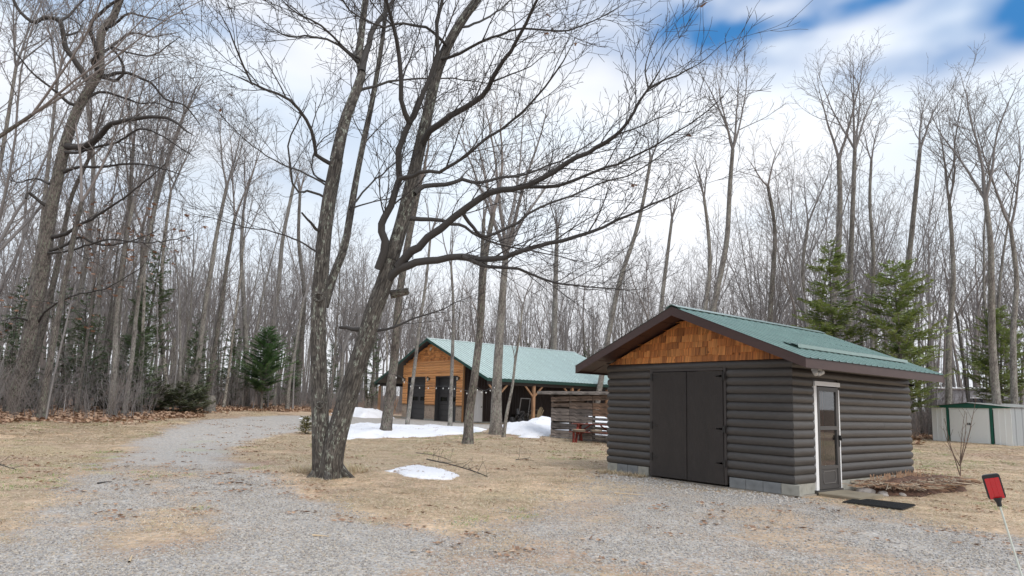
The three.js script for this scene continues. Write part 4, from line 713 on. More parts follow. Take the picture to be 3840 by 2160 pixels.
{
  const m = thing('driveway_marker', 'leaning driveway marker with red reflector on a pale rod', 'marker'); const top = atDepth(3722, 1782, 4.15), neck = atDepth(3748, 1892, 4.12), foot = G(3975, 2590);
  const base = neck.clone().add(neck.clone().sub(top).normalize().multiplyScalar(0.0)); const dir = V(0.0, 0, 0).copy(atDepth(3832, 2160, 4.08)).sub(neck).normalize(); const t = (terrain(4, -4) - 0.05 - neck.y) / dir.y; const ft = neck.clone().addScaledVector(dir, t);
  m.position.copy(ft); m.quaternion.setFromUnitVectors(V(0, 1, 0), dir.clone().multiplyScalar(-1)); const L = ft.distanceTo(neck);
  part(m, 'rod', new THREE.CylinderGeometry(0.0055, 0.0065, L, 10).translate(0, L / 2, 0), mat(lin(0.62, 0.66, 0.6), 0.4));
  const head = new THREE.Group(); head.name = 'head'; m.add(head); head.position.y = L; head.rotation.y = -0.5;
  const rr = (w, h, r) => { const s = new THREE.Shape(), a = w / 2, b = h / 2; s.moveTo(-a + r, -b); s.lineTo(a - r, -b); s.quadraticCurveTo(a, -b, a, -b + r); s.lineTo(a, b - r); s.quadraticCurveTo(a, b, a - r, b); s.lineTo(-a + r, b); s.quadraticCurveTo(-a, b, -a, b - r); s.lineTo(-a, -b + r); s.quadraticCurveTo(-a, -b, -a + r, -b); return s; };
  const blk = mat(lin(0.02, 0.022, 0.025), 0.45);
  part(head, 'housing', new THREE.ExtrudeGeometry(rr(0.088, 0.15, 0.014), { depth: 0.014, bevelEnabled: true, bevelSize: 0.003, bevelThickness: 0.003, bevelSegments: 2 }).translate(0, 0.115, -0.007), blk);
  part(head, 'neck', new THREE.LatheGeometry([[0.013, -0.01], [0.014, 0.015], [0.03, 0.05]].map((q) => new THREE.Vector2(...q)), 14), blk);
  const rm = new THREE.MeshPhysicalMaterial({ color: lin(0.5, 0.006, 0.012), roughness: 0.22, clearcoat: 1, clearcoatRoughness: 0.1 });
  for (const s of [-1, 1]) { const g = []; for (const x of [-0.0215, 0, 0.0215]) { const e = new THREE.ExtrudeGeometry(rr(0.0205, 0.118, 0.004), { depth: 0.003, bevelEnabled: true, bevelSize: 0.001, bevelThickness: 0.002, bevelSegments: 1 }); e.scale(1.16, 1.1, 1); e.translate(x * 1.16, 0.105, 0.0105); if (s < 0) e.rotateY(Math.PI); g.push(e); } part(head, 'reflector', merge(g), rm); }
}

// ---------------------------------------------------------------- trees
const barkTex = (base, crack, lichen, amt, w = 512, h = 1024) => paint(w, h, (u, v) => {
  const wob = tfbm(u, v, 6, 6, 3) * 0.10, f = tfbm(u + wob, v, 36, 26, 3), fine = tfbm(u, v, 70, 30, 2), big = tfbm(u, v, 3, 3, 3), c = sstep(0.36, 0.56, f);
  let q = [0, 1, 2].map((i) => lerp(crack[i], base[i], c) * (0.72 + 0.4 * fine + 0.28 * (big - 0.5)));
  const l1 = sstep(0.6, 0.68, tfbm(u, v + 0.3, 14, 22, 4) + (big - 0.5) * amt), l2 = sstep(0.45, 0.6, tfbm(u, v, 60, 90, 2));
  return q.map((x, i) => lerp(x, lichen[i] * (0.8 + 0.3 * fine), l1 * (0.35 + 0.65 * l2)));
});
const barkB = paint(256, 512, (u, v) => { const wob = tfbm(u, v, 6, 6, 3) * 0.1, k = 255 * (0.7 * sstep(0.34, 0.6, tfbm(u + wob, v, 22, 6, 3)) + 0.3 * tfbm(u, v, 50, 30, 2)); return [k, k, k]; }, false);
const B2 = (t) => { const c = t.clone(); c.repeat.set(1, 0.5); c.needsUpdate = true; return c; };
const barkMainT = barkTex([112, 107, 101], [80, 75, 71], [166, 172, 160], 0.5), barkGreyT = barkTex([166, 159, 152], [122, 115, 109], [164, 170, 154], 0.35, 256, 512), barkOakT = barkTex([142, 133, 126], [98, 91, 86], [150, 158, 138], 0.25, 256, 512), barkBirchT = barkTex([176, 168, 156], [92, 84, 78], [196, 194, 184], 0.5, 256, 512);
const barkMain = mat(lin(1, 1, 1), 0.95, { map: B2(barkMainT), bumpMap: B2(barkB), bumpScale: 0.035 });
const barkGrey = mat(lin(0.92, 0.92, 0.92), 0.95, { map: B2(barkGreyT), bumpMap: B2(barkB), bumpScale: 0.015 });
const barkOak = mat(lin(0.9, 0.9, 0.9), 0.95, { map: B2(barkOakT), bumpMap: B2(barkB), bumpScale: 0.03 });
const barkBirch = mat(lin(0.9, 0.9, 0.9), 0.95, { map: B2(barkBirchT), bumpMap: B2(barkB), bumpScale: 0.01 });
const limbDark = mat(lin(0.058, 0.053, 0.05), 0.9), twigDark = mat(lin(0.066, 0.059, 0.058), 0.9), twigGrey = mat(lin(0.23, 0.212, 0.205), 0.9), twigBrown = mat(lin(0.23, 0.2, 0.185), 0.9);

class TB {
  constructor() { this.P = []; this.N = []; this.U = []; this.I = []; }
  tube(pts, rad, sides, rough = 0) {
    const n = pts.length; if (n < 2) return; const base = this.P.length / 3; let T = pts[1].clone().sub(pts[0]).normalize(), nx = Math.abs(T.y) < 0.9 ? V(0, 1, 0).cross(T).normalize() : V(1, 0, 0).cross(T).normalize(), len = 0;
    for (let i = 0; i < n; i++) {
      const t = (i < n - 1 ? pts[i + 1].clone().sub(pts[Math.max(0, i - 1)]) : pts[i].clone().sub(pts[i - 1])).normalize(); nx.addScaledVector(t, -nx.dot(t)).normalize(); const b = t.clone().cross(nx); if (i) len += pts[i].distanceTo(pts[i - 1]);
      const cols = sides + (sides > 5 ? 1 : 0), circ = 2 * Math.PI * rad[0];
      for (let k = 0; k < cols; k++) {
        const a = (k / sides) * 2 * Math.PI, c = Math.cos(a), s = Math.sin(a); let r = rad[i];
        if (rough) r *= 1 + rough * (noise2(c * 2 + 5 + len * 0.9, s * 2 + len * 1.3) - 0.5) + rough * 0.5 * (noise2(Math.cos(a) * 5 + 9, Math.sin(a) * 5 + len * 0.5) - 0.5);
        const x = nx.x * c + b.x * s, y = nx.y * c + b.y * s, z = nx.z * c + b.z * s;
        this.P.push(pts[i].x + x * r, pts[i].y + y * r, pts[i].z + z * r); this.N.push(x, y, z); this.U.push((k / sides) * Math.max(0.12, Math.round(circ * 2) / 2 || 0.25), len);
      }
      if (i) for (let k = 0; k < sides; k++) { const k1 = cols > sides ? k + 1 : (k + 1) % sides, a = base + (i - 1) * cols + k, a1 = base + (i - 1) * cols + k1, c = a + cols, c1 = a1 + cols; this.I.push(a, a1, c, a1, c1, c); }
    }
  }
  get tris() { return this.I.length / 3; }
  geo() { const g = new THREE.BufferGeometry(); g.setAttribute('position', new THREE.Float32BufferAttribute(this.P, 3)); g.setAttribute('normal', new THREE.Float32BufferAttribute(this.N, 3)); g.setAttribute('uv', new THREE.Float32BufferAttribute(this.U, 2)); g.setIndex(this.I); return g; }
}
const sidesOf = (r) => (r > 0.14 ? 16 : r > 0.07 ? 10 : r > 0.03 ? 7 : r > 0.014 ? 5 : 3);
function wander(p, d, len, segs, wig, up, rg) {
  const out = [p.clone()], dir = d.clone().normalize(), st = len / segs; let q = p.clone();
  for (let i = 0; i < segs; i++) { dir.x += (rg() - 0.5) * wig; dir.y += (rg() - 0.5) * wig + up; dir.z += (rg() - 0.5) * wig; dir.normalize(); q = q.clone().addScaledVector(dir, st); out.push(q); }
  return out;
}
const taper = (n, r0, r1, pw = 0.8) => Array.from({ length: n }, (_, i) => lerp(r0, r1, Math.pow(i / (n - 1), pw)));
function along(pts, rad, s) { // s in metres
  let i = 0; while (i < pts.length - 2) { const l = pts[i].distanceTo(pts[i + 1]); if (s <= l) break; s -= l; i++; }
  const l = pts[i].distanceTo(pts[i + 1]) || 1e-6, t = clamp(s / l); return { p: pts[i].clone().lerp(pts[i + 1], t), d: pts[i + 1].clone().sub(pts[i]).normalize(), r: lerp(rad[i], rad[i + 1], t) };
}
const lengthOf = (pts) => { let l = 0; for (let i = 1; i < pts.length; i++) l += pts[i].distanceTo(pts[i - 1]); return l; };
// side branches and twigs on a limb; o: gap, len, ang per level, start share, up, min radius
function twigs(sink, pts, rad, o, lev, rg) {
  const L = lengthOf(pts), gap = o.gap[lev], phi0 = rg() * 6.28; let k = 0;
  for (let s = L * (lev === (o.first ?? 0) ? o.start : 0.18) + rg() * gap; s < L; s += gap * (0.6 + 0.8 * rg()), k++) {
    const { p, d, r } = along(pts, rad, s), ph = phi0 + k * 2.4 + rg() * 1.2, a = o.ang[lev] * (0.75 + 0.5 * rg()), e = Math.abs(d.y) < 0.9 ? V(0, 1, 0).cross(d).normalize() : V(1, 0, 0).cross(d).normalize(), f = d.clone().cross(e);
    const dir = d.clone().multiplyScalar(Math.cos(a)).addScaledVector(e, Math.sin(a) * Math.cos(ph)).addScaledVector(f, Math.sin(a) * Math.sin(ph)); dir.y += o.bias[lev]; dir.normalize();
    const len = o.len[lev] * (0.45 + 0.9 * rg()) * (1 - 0.45 * (s / L)); const r0 = Math.max(o.min, Math.min(r * 0.62, len * (o.thick ?? 0.011) + o.min * 0.5)), segs = lev === 0 ? 7 : lev === 1 ? 4 : 2;
    const q = wander(p, dir, len, segs, o.wig, o.up, rg), rr = taper(q.length, r0, o.min * 0.75);
    sink(lev).tube(q, rr, sidesOf(r0));
    if (lev + 1 < o.gap.length) twigs(sink, q, rr, o, lev + 1, rg);
  }
}
function smooth(ctrl, per) { const c = new THREE.CatmullRomCurve3(ctrl, false, 'centripetal'), n = Math.max(4, Math.round(c.getLength() / per)); return c.getPoints(n); }
const fwd = V(0, 0, -1).applyQuaternion(camQ), depthOf = (p) => p.clone().sub(camera.position).dot(fwd);

// a tree whose stems were read off the photograph; each stem: points, diameters (picture px) at both ends, depth change along it
function tracedTree(name, label, cat, baseDepth, stems, o, mats, group) {
  const t = thing(name, label, cat, group), rg = rngOf(o.seed), origin = stems[0].w0; t.position.copy(origin);
  const crown = new TB(), fine = new TB(), sink = (lev) => (lev === 0 ? crown : fine); let trunk = new TB();
  stems.forEach((s, i) => {
    const n = s.p.length, ctrl = s.p.map(([x, y], k) => { const q = k / (n - 1); return atDepth(x, y, s.abs ? s.abs[k] : baseDepth + lerp(s.d0 ?? 0, s.d1 ?? 0, q) + (s.bow ?? 0) * Math.sin(q * Math.PI)).sub(origin); });
    const pts = smooth(ctrl, 0.22); let tipN = 0; if (!s.trunk) for (let k = 1; k < pts.length; k++) pts[k].add(V((rg() - 0.5) * 0.035, (rg() - 0.5) * 0.035, (rg() - 0.5) * 0.05));
    if (s.tip !== 0 && s.tw !== 0) { const n = pts.length, e = wander(pts[n - 1], pts[n - 1].clone().sub(pts[n - 3]), 0.55, 6, 0.25, 0.02, rg); tipN = 6; pts.push(...e.slice(1)); }
    const r0 = (s.w[0] / 2) * baseDepth / 2464.8, r1 = (s.w[1] / 2) * baseDepth / 2464.8, nb = pts.length - tipN, rad = pts.map((_, k) => k < nb ? lerp(r0, r1, Math.pow(k / (nb - 1), s.pw ?? 0.85)) : lerp(r1, o.min, (k - nb + 1) / tipN));
    if (s.flare) for (let k = 0; k < pts.length; k++) { const h = pts[k].y; rad[k] *= 1 + s.flare * Math.exp(-Math.max(0, h - 0.1) / 0.2); }
    (s.trunk ? trunk : crown).tube(pts, rad, Math.max(sidesOf(r0), 5), s.trunk ? 0.16 : 0.12);
    if (s.tw !== 0) twigs(sink, pts, rad, { ...o, start: s.start ?? (s.trunk ? 0.55 : 0.2), ...(s.o ?? {}) }, 0, rg);
  });
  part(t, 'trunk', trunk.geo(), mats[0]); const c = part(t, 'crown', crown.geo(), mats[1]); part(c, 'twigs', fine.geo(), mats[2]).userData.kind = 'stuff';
  t.userData.ends = fine.P; return t;
}
const c7 = (l) => l.map(([x, y]) => [700 + 0.7764 * x, 0.7764 * y]), c5 = (l) => l.map(([x, y]) => [1000 + 0.828 * x, 700 + 0.828 * y]), c6 = (l) => l.map(([x, y]) => [880 + 0.37267 * x, 600 + 0.37267 * y]), cL = (l) => l.map(([x, y]) => [0.69 * x, 0.69 * y]);
{
  const b = G(1230, 1788), D = depthOf(b), bp = b.clone(); bp.y -= 0.15;
  const stems = [
    { trunk: 1, tw: 0, w: [82, 46], pw: 0.6, flare: 0.3, p: [[1222, 1812], [1212, 1760], [1205, 1690], [1202, 1600], [1199, 1480], [1195, 1340], [1194, 1200], [1203, 1060], [1216, 900], [1232, 760], [1250, 660], [1262, 600]] },
    { trunk: 1, w: [46, 22], d0: 0, d1: 0.7, start: 0.25, p: c7([[722, 776], [745, 660], [772, 560], [805, 475], [838, 385], [846, 345], [832, 280], [842, 180], [852, 90], [866, -10], [880, -150]]) },
    { w: [28, 12], d0: 0.3, d1: 1.5, p: c7([[846, 345], [872, 240], [905, 140], [958, 55], [1005, -10], [1040, -90]]) },
    { trunk: 1, w: [36, 12], d0: 0.25, d1: 1.6, start: 0.4, p: [[1215, 1150], [1248, 1040], [1290, 930], [1316, 790], [1338, 660], [1362, 540], [1396, 380], [1420, 240], [1440, 100], [1452, -20], [1460, -130]] },
    { trunk: 1, tw: 0, w: [90, 56], pw: 0.75, flare: 0.28, d0: -0.05, d1: -0.3, p: [[1238, 1815], [1243, 1750], [1258, 1650], [1290, 1540], [1325, 1420], [1365, 1290], [1402, 1170], [1440, 1065], [1468, 970]] },
    { trunk: 1, w: [56, 26], d0: -0.3, d1: -0.4, start: 0.3, p: [[1468, 970], [1498, 870], [1525, 760], [1553, 645], [1580, 530], [1608, 405], [1640, 270], [1690, 150], [1745, 60], [1800, -20], [1835, -120]] },
    // strong upright on the left of the leaning stem
    { w: [30, 20], d0: -0.4, d1: -0.9, p: c7([[925, 1300], [960, 1180], [935, 1110], [950, 1055], [998, 960], [1028, 860], [1020, 745], [1048, 655], [1075, 590]]) },
    { w: [20, 9], d0: -0.9, d1: -1.8, p: c7([[1075, 590], [1045, 530], [1036, 400], [1022, 260], [1005, 140], [982, 60], [955, -10], [930, -80]]) },
    { w: [20, 10], d0: -0.9, d1: -1.2, p: c7([[1075, 590], [1112, 540], [1150, 430], [1190, 330], [1215, 240], [1210, 110], [1232, 10], [1250, -90]]) },
    { w: [16, 5], d0: -0.8, d1: -2.6, p: c7([[1028, 865], [1085, 848], [1150, 832], [1230, 826], [1300, 790], [1400, 700], [1500, 640], [1600, 560], [1690, 470], [1780, 350]]) },
    // sweeping limbs
    { w: [26, 8], d0: -0.4, d1: -2.4, p: c7([[1140, 690], [1200, 612], [1280, 562], [1370, 510], [1430, 462], [1470, 400], [1502, 340], [1550, 270], [1600, 190], [1650, 80], [1700, -10]]) },
    { w: [20, 5], d0: -0.4, d1: 0.9, p: c7([[1100, 935], [1150, 900], [1250, 896], [1330, 870], [1420, 882], [1520, 858], [1600, 852], [1690, 820], [1800, 780], [1950, 690]]) },
    { w: [34, 7], d0: -0.4, d1: -2.2, p: c7([[1020, 1290], [1080, 1225], [1130, 1180], [1230, 1100], [1330, 1020], [1430, 945], [1520, 920], [1620, 905], [1740, 850], [1830, 790], [1920, 750], [2000, 700], [2060, 660], [2120, 610], [2165, 530], [2230, 430]]) },
    { w: [8, 3], d0: -2.2, d1: -2.6, o: { gap: [0.3, 0.2] }, p: c7([[2230, 430], [2330, 382], [2400, 350], [2450, 320]]) }, { w: [7, 3], d0: -2.2, d1: -2.0, o: { gap: [0.3, 0.2] }, p: c7([[2230, 430], [2212, 350], [2225, 270]]) },
    { w: [34, 6], d0: -0.3, d1: -1.6, p: [[1452, 1052], [1500, 1010], [1560, 985], [1640, 975], [1730, 962], [1800, 972], [1890, 968], [1960, 942], [2060, 912], [2160, 890], [2260, 850], [2370, 800], [2500, 745]] },
    { w: [16, 4], d0: -1.0, d1: -0.2, p: [[1730, 962], [1830, 1000], [1930, 1005], [2050, 1050], [2160, 1072], [2330, 1088]] },
    { w: [18, 4], d0: -0.3, d1: 0.8, p: c7([[1075, 1055], [1180, 1060], [1280, 1080], [1350, 1100], [1420, 1150], [1500, 1180], [1650, 1210], [1800, 1240]]) },
    { w: [15, 4], d0: -0.4, d1: 0.5, p: c7([[1330, 1020], [1380, 1090], [1430, 1140], [1560, 1100], [1700, 1000], [1850, 950], [2000, 880], [2150, 840], [2350, 700]]) },
    { w: [14, 3], d0: -0.9, d1: -2.8, p: c7([[1620, 905], [1760, 900], [1900, 860], [2050, 800], [2200, 740], [2360, 640], [2480, 560]]) },
    { w: [13, 4], d0: 0.2, d1: 1.4, p: c5([[470, 655], [540, 648], [600, 625], [680, 590], [760, 572], [850, 530]]) },
    { w: [20, 12], d0: 0.1, d1: 0.3, tw: 0, p: c5([[430, 648], [405, 650], [375, 640], [335, 634]]) },
    // left limbs
    { w: [17, 5], d0: 0, d1: -1.5, p: c7([[712, 800], [660, 770], [622, 740], [617, 680], [592, 610], [565, 560], [520, 510], [470, 460], [400, 440], [320, 410], [280, 330], [250, 250], [215, 180]]) },
    { w: [6, 2.5], d0: -1.3, d1: -1.5, p: c7([[320, 410], [260, 372], [190, 352]]) },
    { w: [9, 4], d0: 0, d1: 1.0, p: c7([[690, 885], [640, 860], [603, 830], [618, 740], [640, 690], [700, 640]]) },
    { w: [11, 5], d0: 0, d1: -0.8, o: { gap: [0.8, 0.4] }, p: c7([[682, 962], [640, 935], [572, 918], [565, 936], [525, 915], [508, 830], [488, 720], [505, 660], [540, 590]]) },
    { w: [14, 7], d0: 0, d1: -0.5, tw: 0, p: c7([[655, 1125], [600, 1080], [560, 1030]]) },
    { w: [8, 2.5], d0: 0, d1: 1.8, p: c7([[680, 900], [560, 830], [440, 780], [300, 690], [190, 580], [100, 500]]) },
    { w: [12, 4], d0: 0.3, d1: -1.0, p: c7([[838, 285], [760, 230], [700, 170], [600, 92], [520, 60], [470, 5]]) },
    { w: [11, 4], d0: 0.3, d1: -1.4, p: c7([[826, 300], [720, 205], [600, 180], [500, 175], [430, 150]]) },
    { w: [13, 4], d0: 0.2, d1: 1.6, p: c7([[825, 445], [900, 420], [1000, 390], [1100, 380], [1300, 378], [1450, 400]]) },
    { w: [9, 3], d0: 0.2, d1: 2.0, p: c7([[790, 1000], [900, 880], [1005, 790], [1100, 720], [1230, 640]]) }, { w: [8, 3], d0: 0.2, d1: 1.4, p: c7([[785, 1010], [860, 985], [960, 960], [1080, 930]]) },
    { w: [8, 3], d0: 0, d1: 1.0, p: [[1190, 945], [1110, 900], [1030, 870], [900, 845], [760, 810]] },
    { w: [12, 4], d0: -0.4, d1: -2.5, p: c7([[1260, 225], [1180, 150], [1060, 110], [950, 130], [800, 60], [740, -20]]) },
    { w: [12, 4], d0: -0.4, d1: -2.0, p: c7([[1215, 290], [1330, 250], [1450, 190], [1560, 150], [1700, 140], [1830, 150], [1960, 100]]) },
    { w: [10, 4], d0: -0.4, d1: 1.6, p: c7([[1330, 130], [1450, 90], [1560, 10], [1640, -60]]) },
  ]; stems[0].w0 = bp;
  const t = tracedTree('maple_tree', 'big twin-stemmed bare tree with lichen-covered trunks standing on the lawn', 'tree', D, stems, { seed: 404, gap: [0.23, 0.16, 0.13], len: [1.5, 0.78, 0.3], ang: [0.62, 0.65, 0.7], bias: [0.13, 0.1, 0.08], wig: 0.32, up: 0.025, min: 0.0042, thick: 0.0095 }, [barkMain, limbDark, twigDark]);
  // roots running into the turf
  const rts = new TB(), rq = rngOf(19); for (let k = 0; k < 6; k++) { const a = k * 1.05 + rq() * 0.7, c = V(Math.cos(a), 0, Math.sin(a)), r = 0.3 + rq() * 0.06, p = [0, 0.4, 0.75, 1].map((q) => c.clone().multiplyScalar(lerp(0.12, r + 0.1 + 0.12 * (k % 3 === 0), q)).add(V(0.02, lerp(0.42, 0.06, Math.pow(q, 0.75)), 0.02))); rts.tube(smooth(p, 0.06), taper(smooth(p, 0.06).length, 0.12, 0.045), 8, 0.25); }
  part(t, 'roots', rts.geo(), barkMain);
  // the split butt and knots
  const kn = []; for (const [x, y, r] of [[1195, 1115, 0.075], [1388, 1268, 0.09], [1200, 1520, 0.06]]) { const p = atDepth(x, y, D - 0.22).sub(bp), g = new THREE.TorusGeometry(r, r * 0.36, 7, 14); g.rotateY(0.2); g.translate(p.x, p.y, p.z); kn.push(g); }
  part(t, 'knot', merge(kn), barkMain);
  const bn = atDepth(1478, 1098, D - 0.05).sub(bp), sb = new THREE.CylinderGeometry(0.07, 0.085, 0.34, 9); sb.rotateZ(-1.35); sb.translate(bn.x + 0.1, bn.y, bn.z); part(t, 'broken_stub', sb, barkOak);
}
// a few dead leaves still hanging
function hangLeaves(t, n, seed, size, yMax) {
  const E = t.userData.ends, rg = rngOf(seed), P = [], N = []; delete t.userData.ends; let c = 0;
  for (let tries = 0; c < n && tries < n * 40; tries++) { const i = ((rg() * E.length) / 9 | 0) * 9, y = E[i + 1]; if (y > yMax) continue; c++; for (let k = 0; k < 3; k++) { const a = rg() * 6.28, b = rg() * 6.28, s = size * (0.6 + rg() * 0.7), u = V(Math.cos(a), -0.5, Math.sin(a)).normalize().multiplyScalar(s), w = V(Math.cos(b), -0.4, Math.sin(b)).multiplyScalar(s * 0.6), p = V(E[i], y - 0.02, E[i + 2]); const q = [p, p.clone().addScaledVector(u, 0.5).add(w), p.clone().add(u), p.clone().addScaledVector(u, 0.5).sub(w)]; for (const j of [0, 1, 2, 0, 2, 3]) P.push(q[j].x, q[j].y, q[j].z); } }
  const g = new THREE.BufferGeometry(); g.setAttribute('position', new THREE.Float32BufferAttribute(P, 3)); g.computeVertexNormals(); part(t, 'dead_leaves', g, leafDead).userData.kind = 'stuff';
}
const leafDead = new THREE.MeshPhysicalMaterial({ color: lin(0.26, 0.14, 0.085), roughness: 0.9, transmission: 0.25, thickness: 0 });
hangLeaves(scene.children.find((o) => o.name === 'maple_tree'), 14, 8, 0.07, 9);
{
  const b = onGround(-20.5, -27.6), bp = b.clone(), D = depthOf(b); bp.y -= 0.2; const pr = (() => { const v = b.clone().sub(camera.position).applyQuaternion(camQ.clone().invert()); return [1920 + 2464.8 * v.x / -v.z, 1191.4 - 2464.8 * v.y / -v.z]; })();
  const stems = [
    { trunk: 1, tw: 0, w: [62, 36], pw: 0.7, flare: 0.25, p: [[44, 1560], [52, 1500], [98, 1340], [124, 1210], [152, 1055], [171, 930], [190, 793], [221, 642], [241, 552]] },
    { trunk: 1, w: [38, 22], start: 0.2, p: cL([[350, 800], [385, 690], [420, 600], [480, 490], [520, 430], [545, 385], [545, 300], [556, 170], [610, 100], [655, -10], [690, -90]]) },
    { w: [22, 10], d1: -1, p: cL([[487, 455], [440, 380], [400, 320], [360, 260], [340, 180], [320, 110], [240, 95], [190, 125], [120, 75], [75, 10]]) }, { w: [12, 6], d1: 1, p: cL([[322, 112], [360, 95], [400, 60], [470, -20]]) }, { w: [10, 4], d1: 1.2, p: cL([[345, 190], [400, 185], [440, 150], [380, 95]]) },
    { w: [20, 9], d1: -2, p: cL([[545, 400], [508, 340], [530, 290], [490, 150], [545, 70], [640, -5]]) },
    { w: [28, 8], d1: -2.5, p: cL([[345, 795], [430, 800], [500, 775], [550, 730], [580, 690], [620, 670], [700, 650], [820, 635], [920, 645], [1000, 700]]) },
    { w: [15, 5], d1: 1.5, p: cL([[520, 430], [600, 405], [680, 395], [760, 420], [830, 460], [900, 540], [1000, 570], [1060, 640]]) }, { w: [13, 4], d1: -1, p: cL([[560, 420], [640, 435], [670, 370], [640, 300], [600, 255], [700, 285], [830, 300], [930, 230]]) },
    { w: [12, 4], d1: 1, p: cL([[470, 535], [530, 500], [600, 505], [680, 535], [760, 560], [850, 560], [950, 600]]) }, { w: [12, 4], d1: -1.8, p: cL([[560, 165], [620, 130], [700, 75], [780, 90], [880, 110]]) }, { w: [11, 4], d1: 2, p: cL([[550, 290], [640, 230], [720, 180], [830, 200], [930, 180]]) },
    { w: [14, 5], d1: -1.5, p: cL([[420, 580], [370, 555], [320, 510], [280, 480], [200, 420], [120, 330]]) }, { w: [13, 4], d1: -2, p: cL([[345, 935], [420, 910], [560, 905], [680, 890], [820, 900], [960, 940]]) },
    { w: [16, 4], d1: -2.4, p: cL([[275, 1290], [360, 1270], [420, 1230], [500, 1190], [620, 1110], [760, 1010], [860, 930]]) }, { w: [13, 4], d1: -1, p: cL([[255, 1365], [350, 1335], [430, 1290], [540, 1330], [680, 1320], [820, 1270]]) }, { w: [12, 4], d1: -2, p: cL([[330, 825], [420, 830], [520, 800], [640, 770], [760, 700], [880, 740], [1020, 830]]) },
    { w: [14, 8], d1: -0.6, tw: 0, p: cL([[255, 1120], [200, 1080], [152, 1045], [135, 1075]]) }, { w: [9, 3], d1: -2.5, p: [[140, 1210], [180, 1160], [270, 1110], [400, 1080], [520, 1010]] }, { w: [9, 3], d1: -2.5, p: [[120, 1205], [60, 1190], [0, 1205], [-60, 1190]] }, { w: [10, 3], d1: -3, p: [[165, 950], [260, 940], [400, 900], [560, 910], [690, 890]] },
    { w: [10, 3], d1: 2, p: cL([[270, 1000], [190, 970], [100, 990], [10, 960]]) },
  ]; stems[0].w0 = bp;
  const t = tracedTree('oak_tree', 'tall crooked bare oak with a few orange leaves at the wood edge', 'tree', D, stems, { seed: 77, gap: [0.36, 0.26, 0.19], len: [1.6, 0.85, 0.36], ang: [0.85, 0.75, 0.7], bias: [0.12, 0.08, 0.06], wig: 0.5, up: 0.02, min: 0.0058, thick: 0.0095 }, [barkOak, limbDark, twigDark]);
  hangLeaves(t, 130, 3, 0.13, 9);
}

// free-grown forest tree; kind 0: one leader, 1: forked fan, 2: multi-stemmed vase
function growTree(seed, H, r0, kind, o, guide) {
  const rg = rngOf(seed), trunk = new TB(), crown = new TB(), fine = new TB(), sink = (lev) => (lev === 0 ? crown : fine);
  let pts, rad, forkAt; const fork = kind === 0 ? 1 : kind === 1 ? 0.42 + rg() * 0.14 : 0.3 + rg() * 0.1;
  if (guide) pts = smooth(guide, 0.5); else { const lean = V((rg() - 0.5) * 0.16, 1, (rg() - 0.5) * 0.16); pts = wander(V(0, -0.15, 0), lean, H * fork, Math.round(H * fork / 0.8) + 2, 0.07, 0.012, rg); }
  const top = kind === 0 && !guide ? 0.012 : r0 * (guide ? 0.5 : 0.58); rad = pts.map((_, i) => lerp(r0, top, Math.pow(i / (pts.length - 1), 0.8)) * (1 + 0.45 * Math.exp(-i * (lengthOf(pts) / pts.length) / 0.35)));
  trunk.tube(pts, rad, r0 > 0.1 ? 10 : 7, 0.1);
  const oo = { gap: [0.42, 0.32, 0.26], len: [2.7, 1.15, 0.5], ang: [0.8, 0.75, 0.75], bias: [0.2, 0.1, 0.06], wig: 0.3, up: 0.03, min: 0.0075, thick: 0.009, start: 0.35, ...o };
  if (kind === 0 && !guide) twigs(sink, pts, rad, { ...oo, len: [H * 0.17, 1, 0.42] }, 0, rg);
  else {
    if (guide) twigs(sink, pts, rad, { ...oo, start: 0.5, gap: [1.6, 0.5, 0.34] }, 0, rg);
    const end = pts[pts.length - 1], d = end.clone().sub(pts[pts.length - 2]).normalize(), n = kind === 2 ? 4 + ((rg() * 2) | 0) : 2 + ((rg() * 2) | 0), rem = Math.max(2.5, H - end.y);
    for (let i = 0; i < n; i++) { const a = (i / n) * 6.28 + rg() * 1.2, sp = (kind === 2 ? 0.42 : 0.36) * (0.5 + rg() * 0.9), dir = d.clone().add(V(Math.cos(a) * sp, 0, Math.sin(a) * sp)); const q = wander(end, dir, rem * (0.72 + 0.36 * rg()), 10, 0.2, 0.03, rg), rr = taper(q.length, top * (0.78 - 0.1 * i / n), 0.01, 0.9); crown.tube(q, rr, sidesOf(rr[0])); twigs(sink, q, rr, { ...oo, start: 0.12 }, 0, rg); }
  }
  return { trunk: trunk.geo(), crown: crown.geo(), twigs: fine.geo() };
}
function treeGroup(g, mats) { const t = new THREE.Group(); part(t, 'trunk', g.trunk, mats[0]); const c = part(t, 'crown', g.crown, mats[1]); part(c, 'twigs', g.twigs, mats[2]).userData.kind = 'stuff'; return t; }
const grey3 = [barkGrey, twigGrey, twigGrey], brown3 = [barkOak, twigBrown, twigBrown], birch3 = [barkBirch, twigGrey, twigBrown];
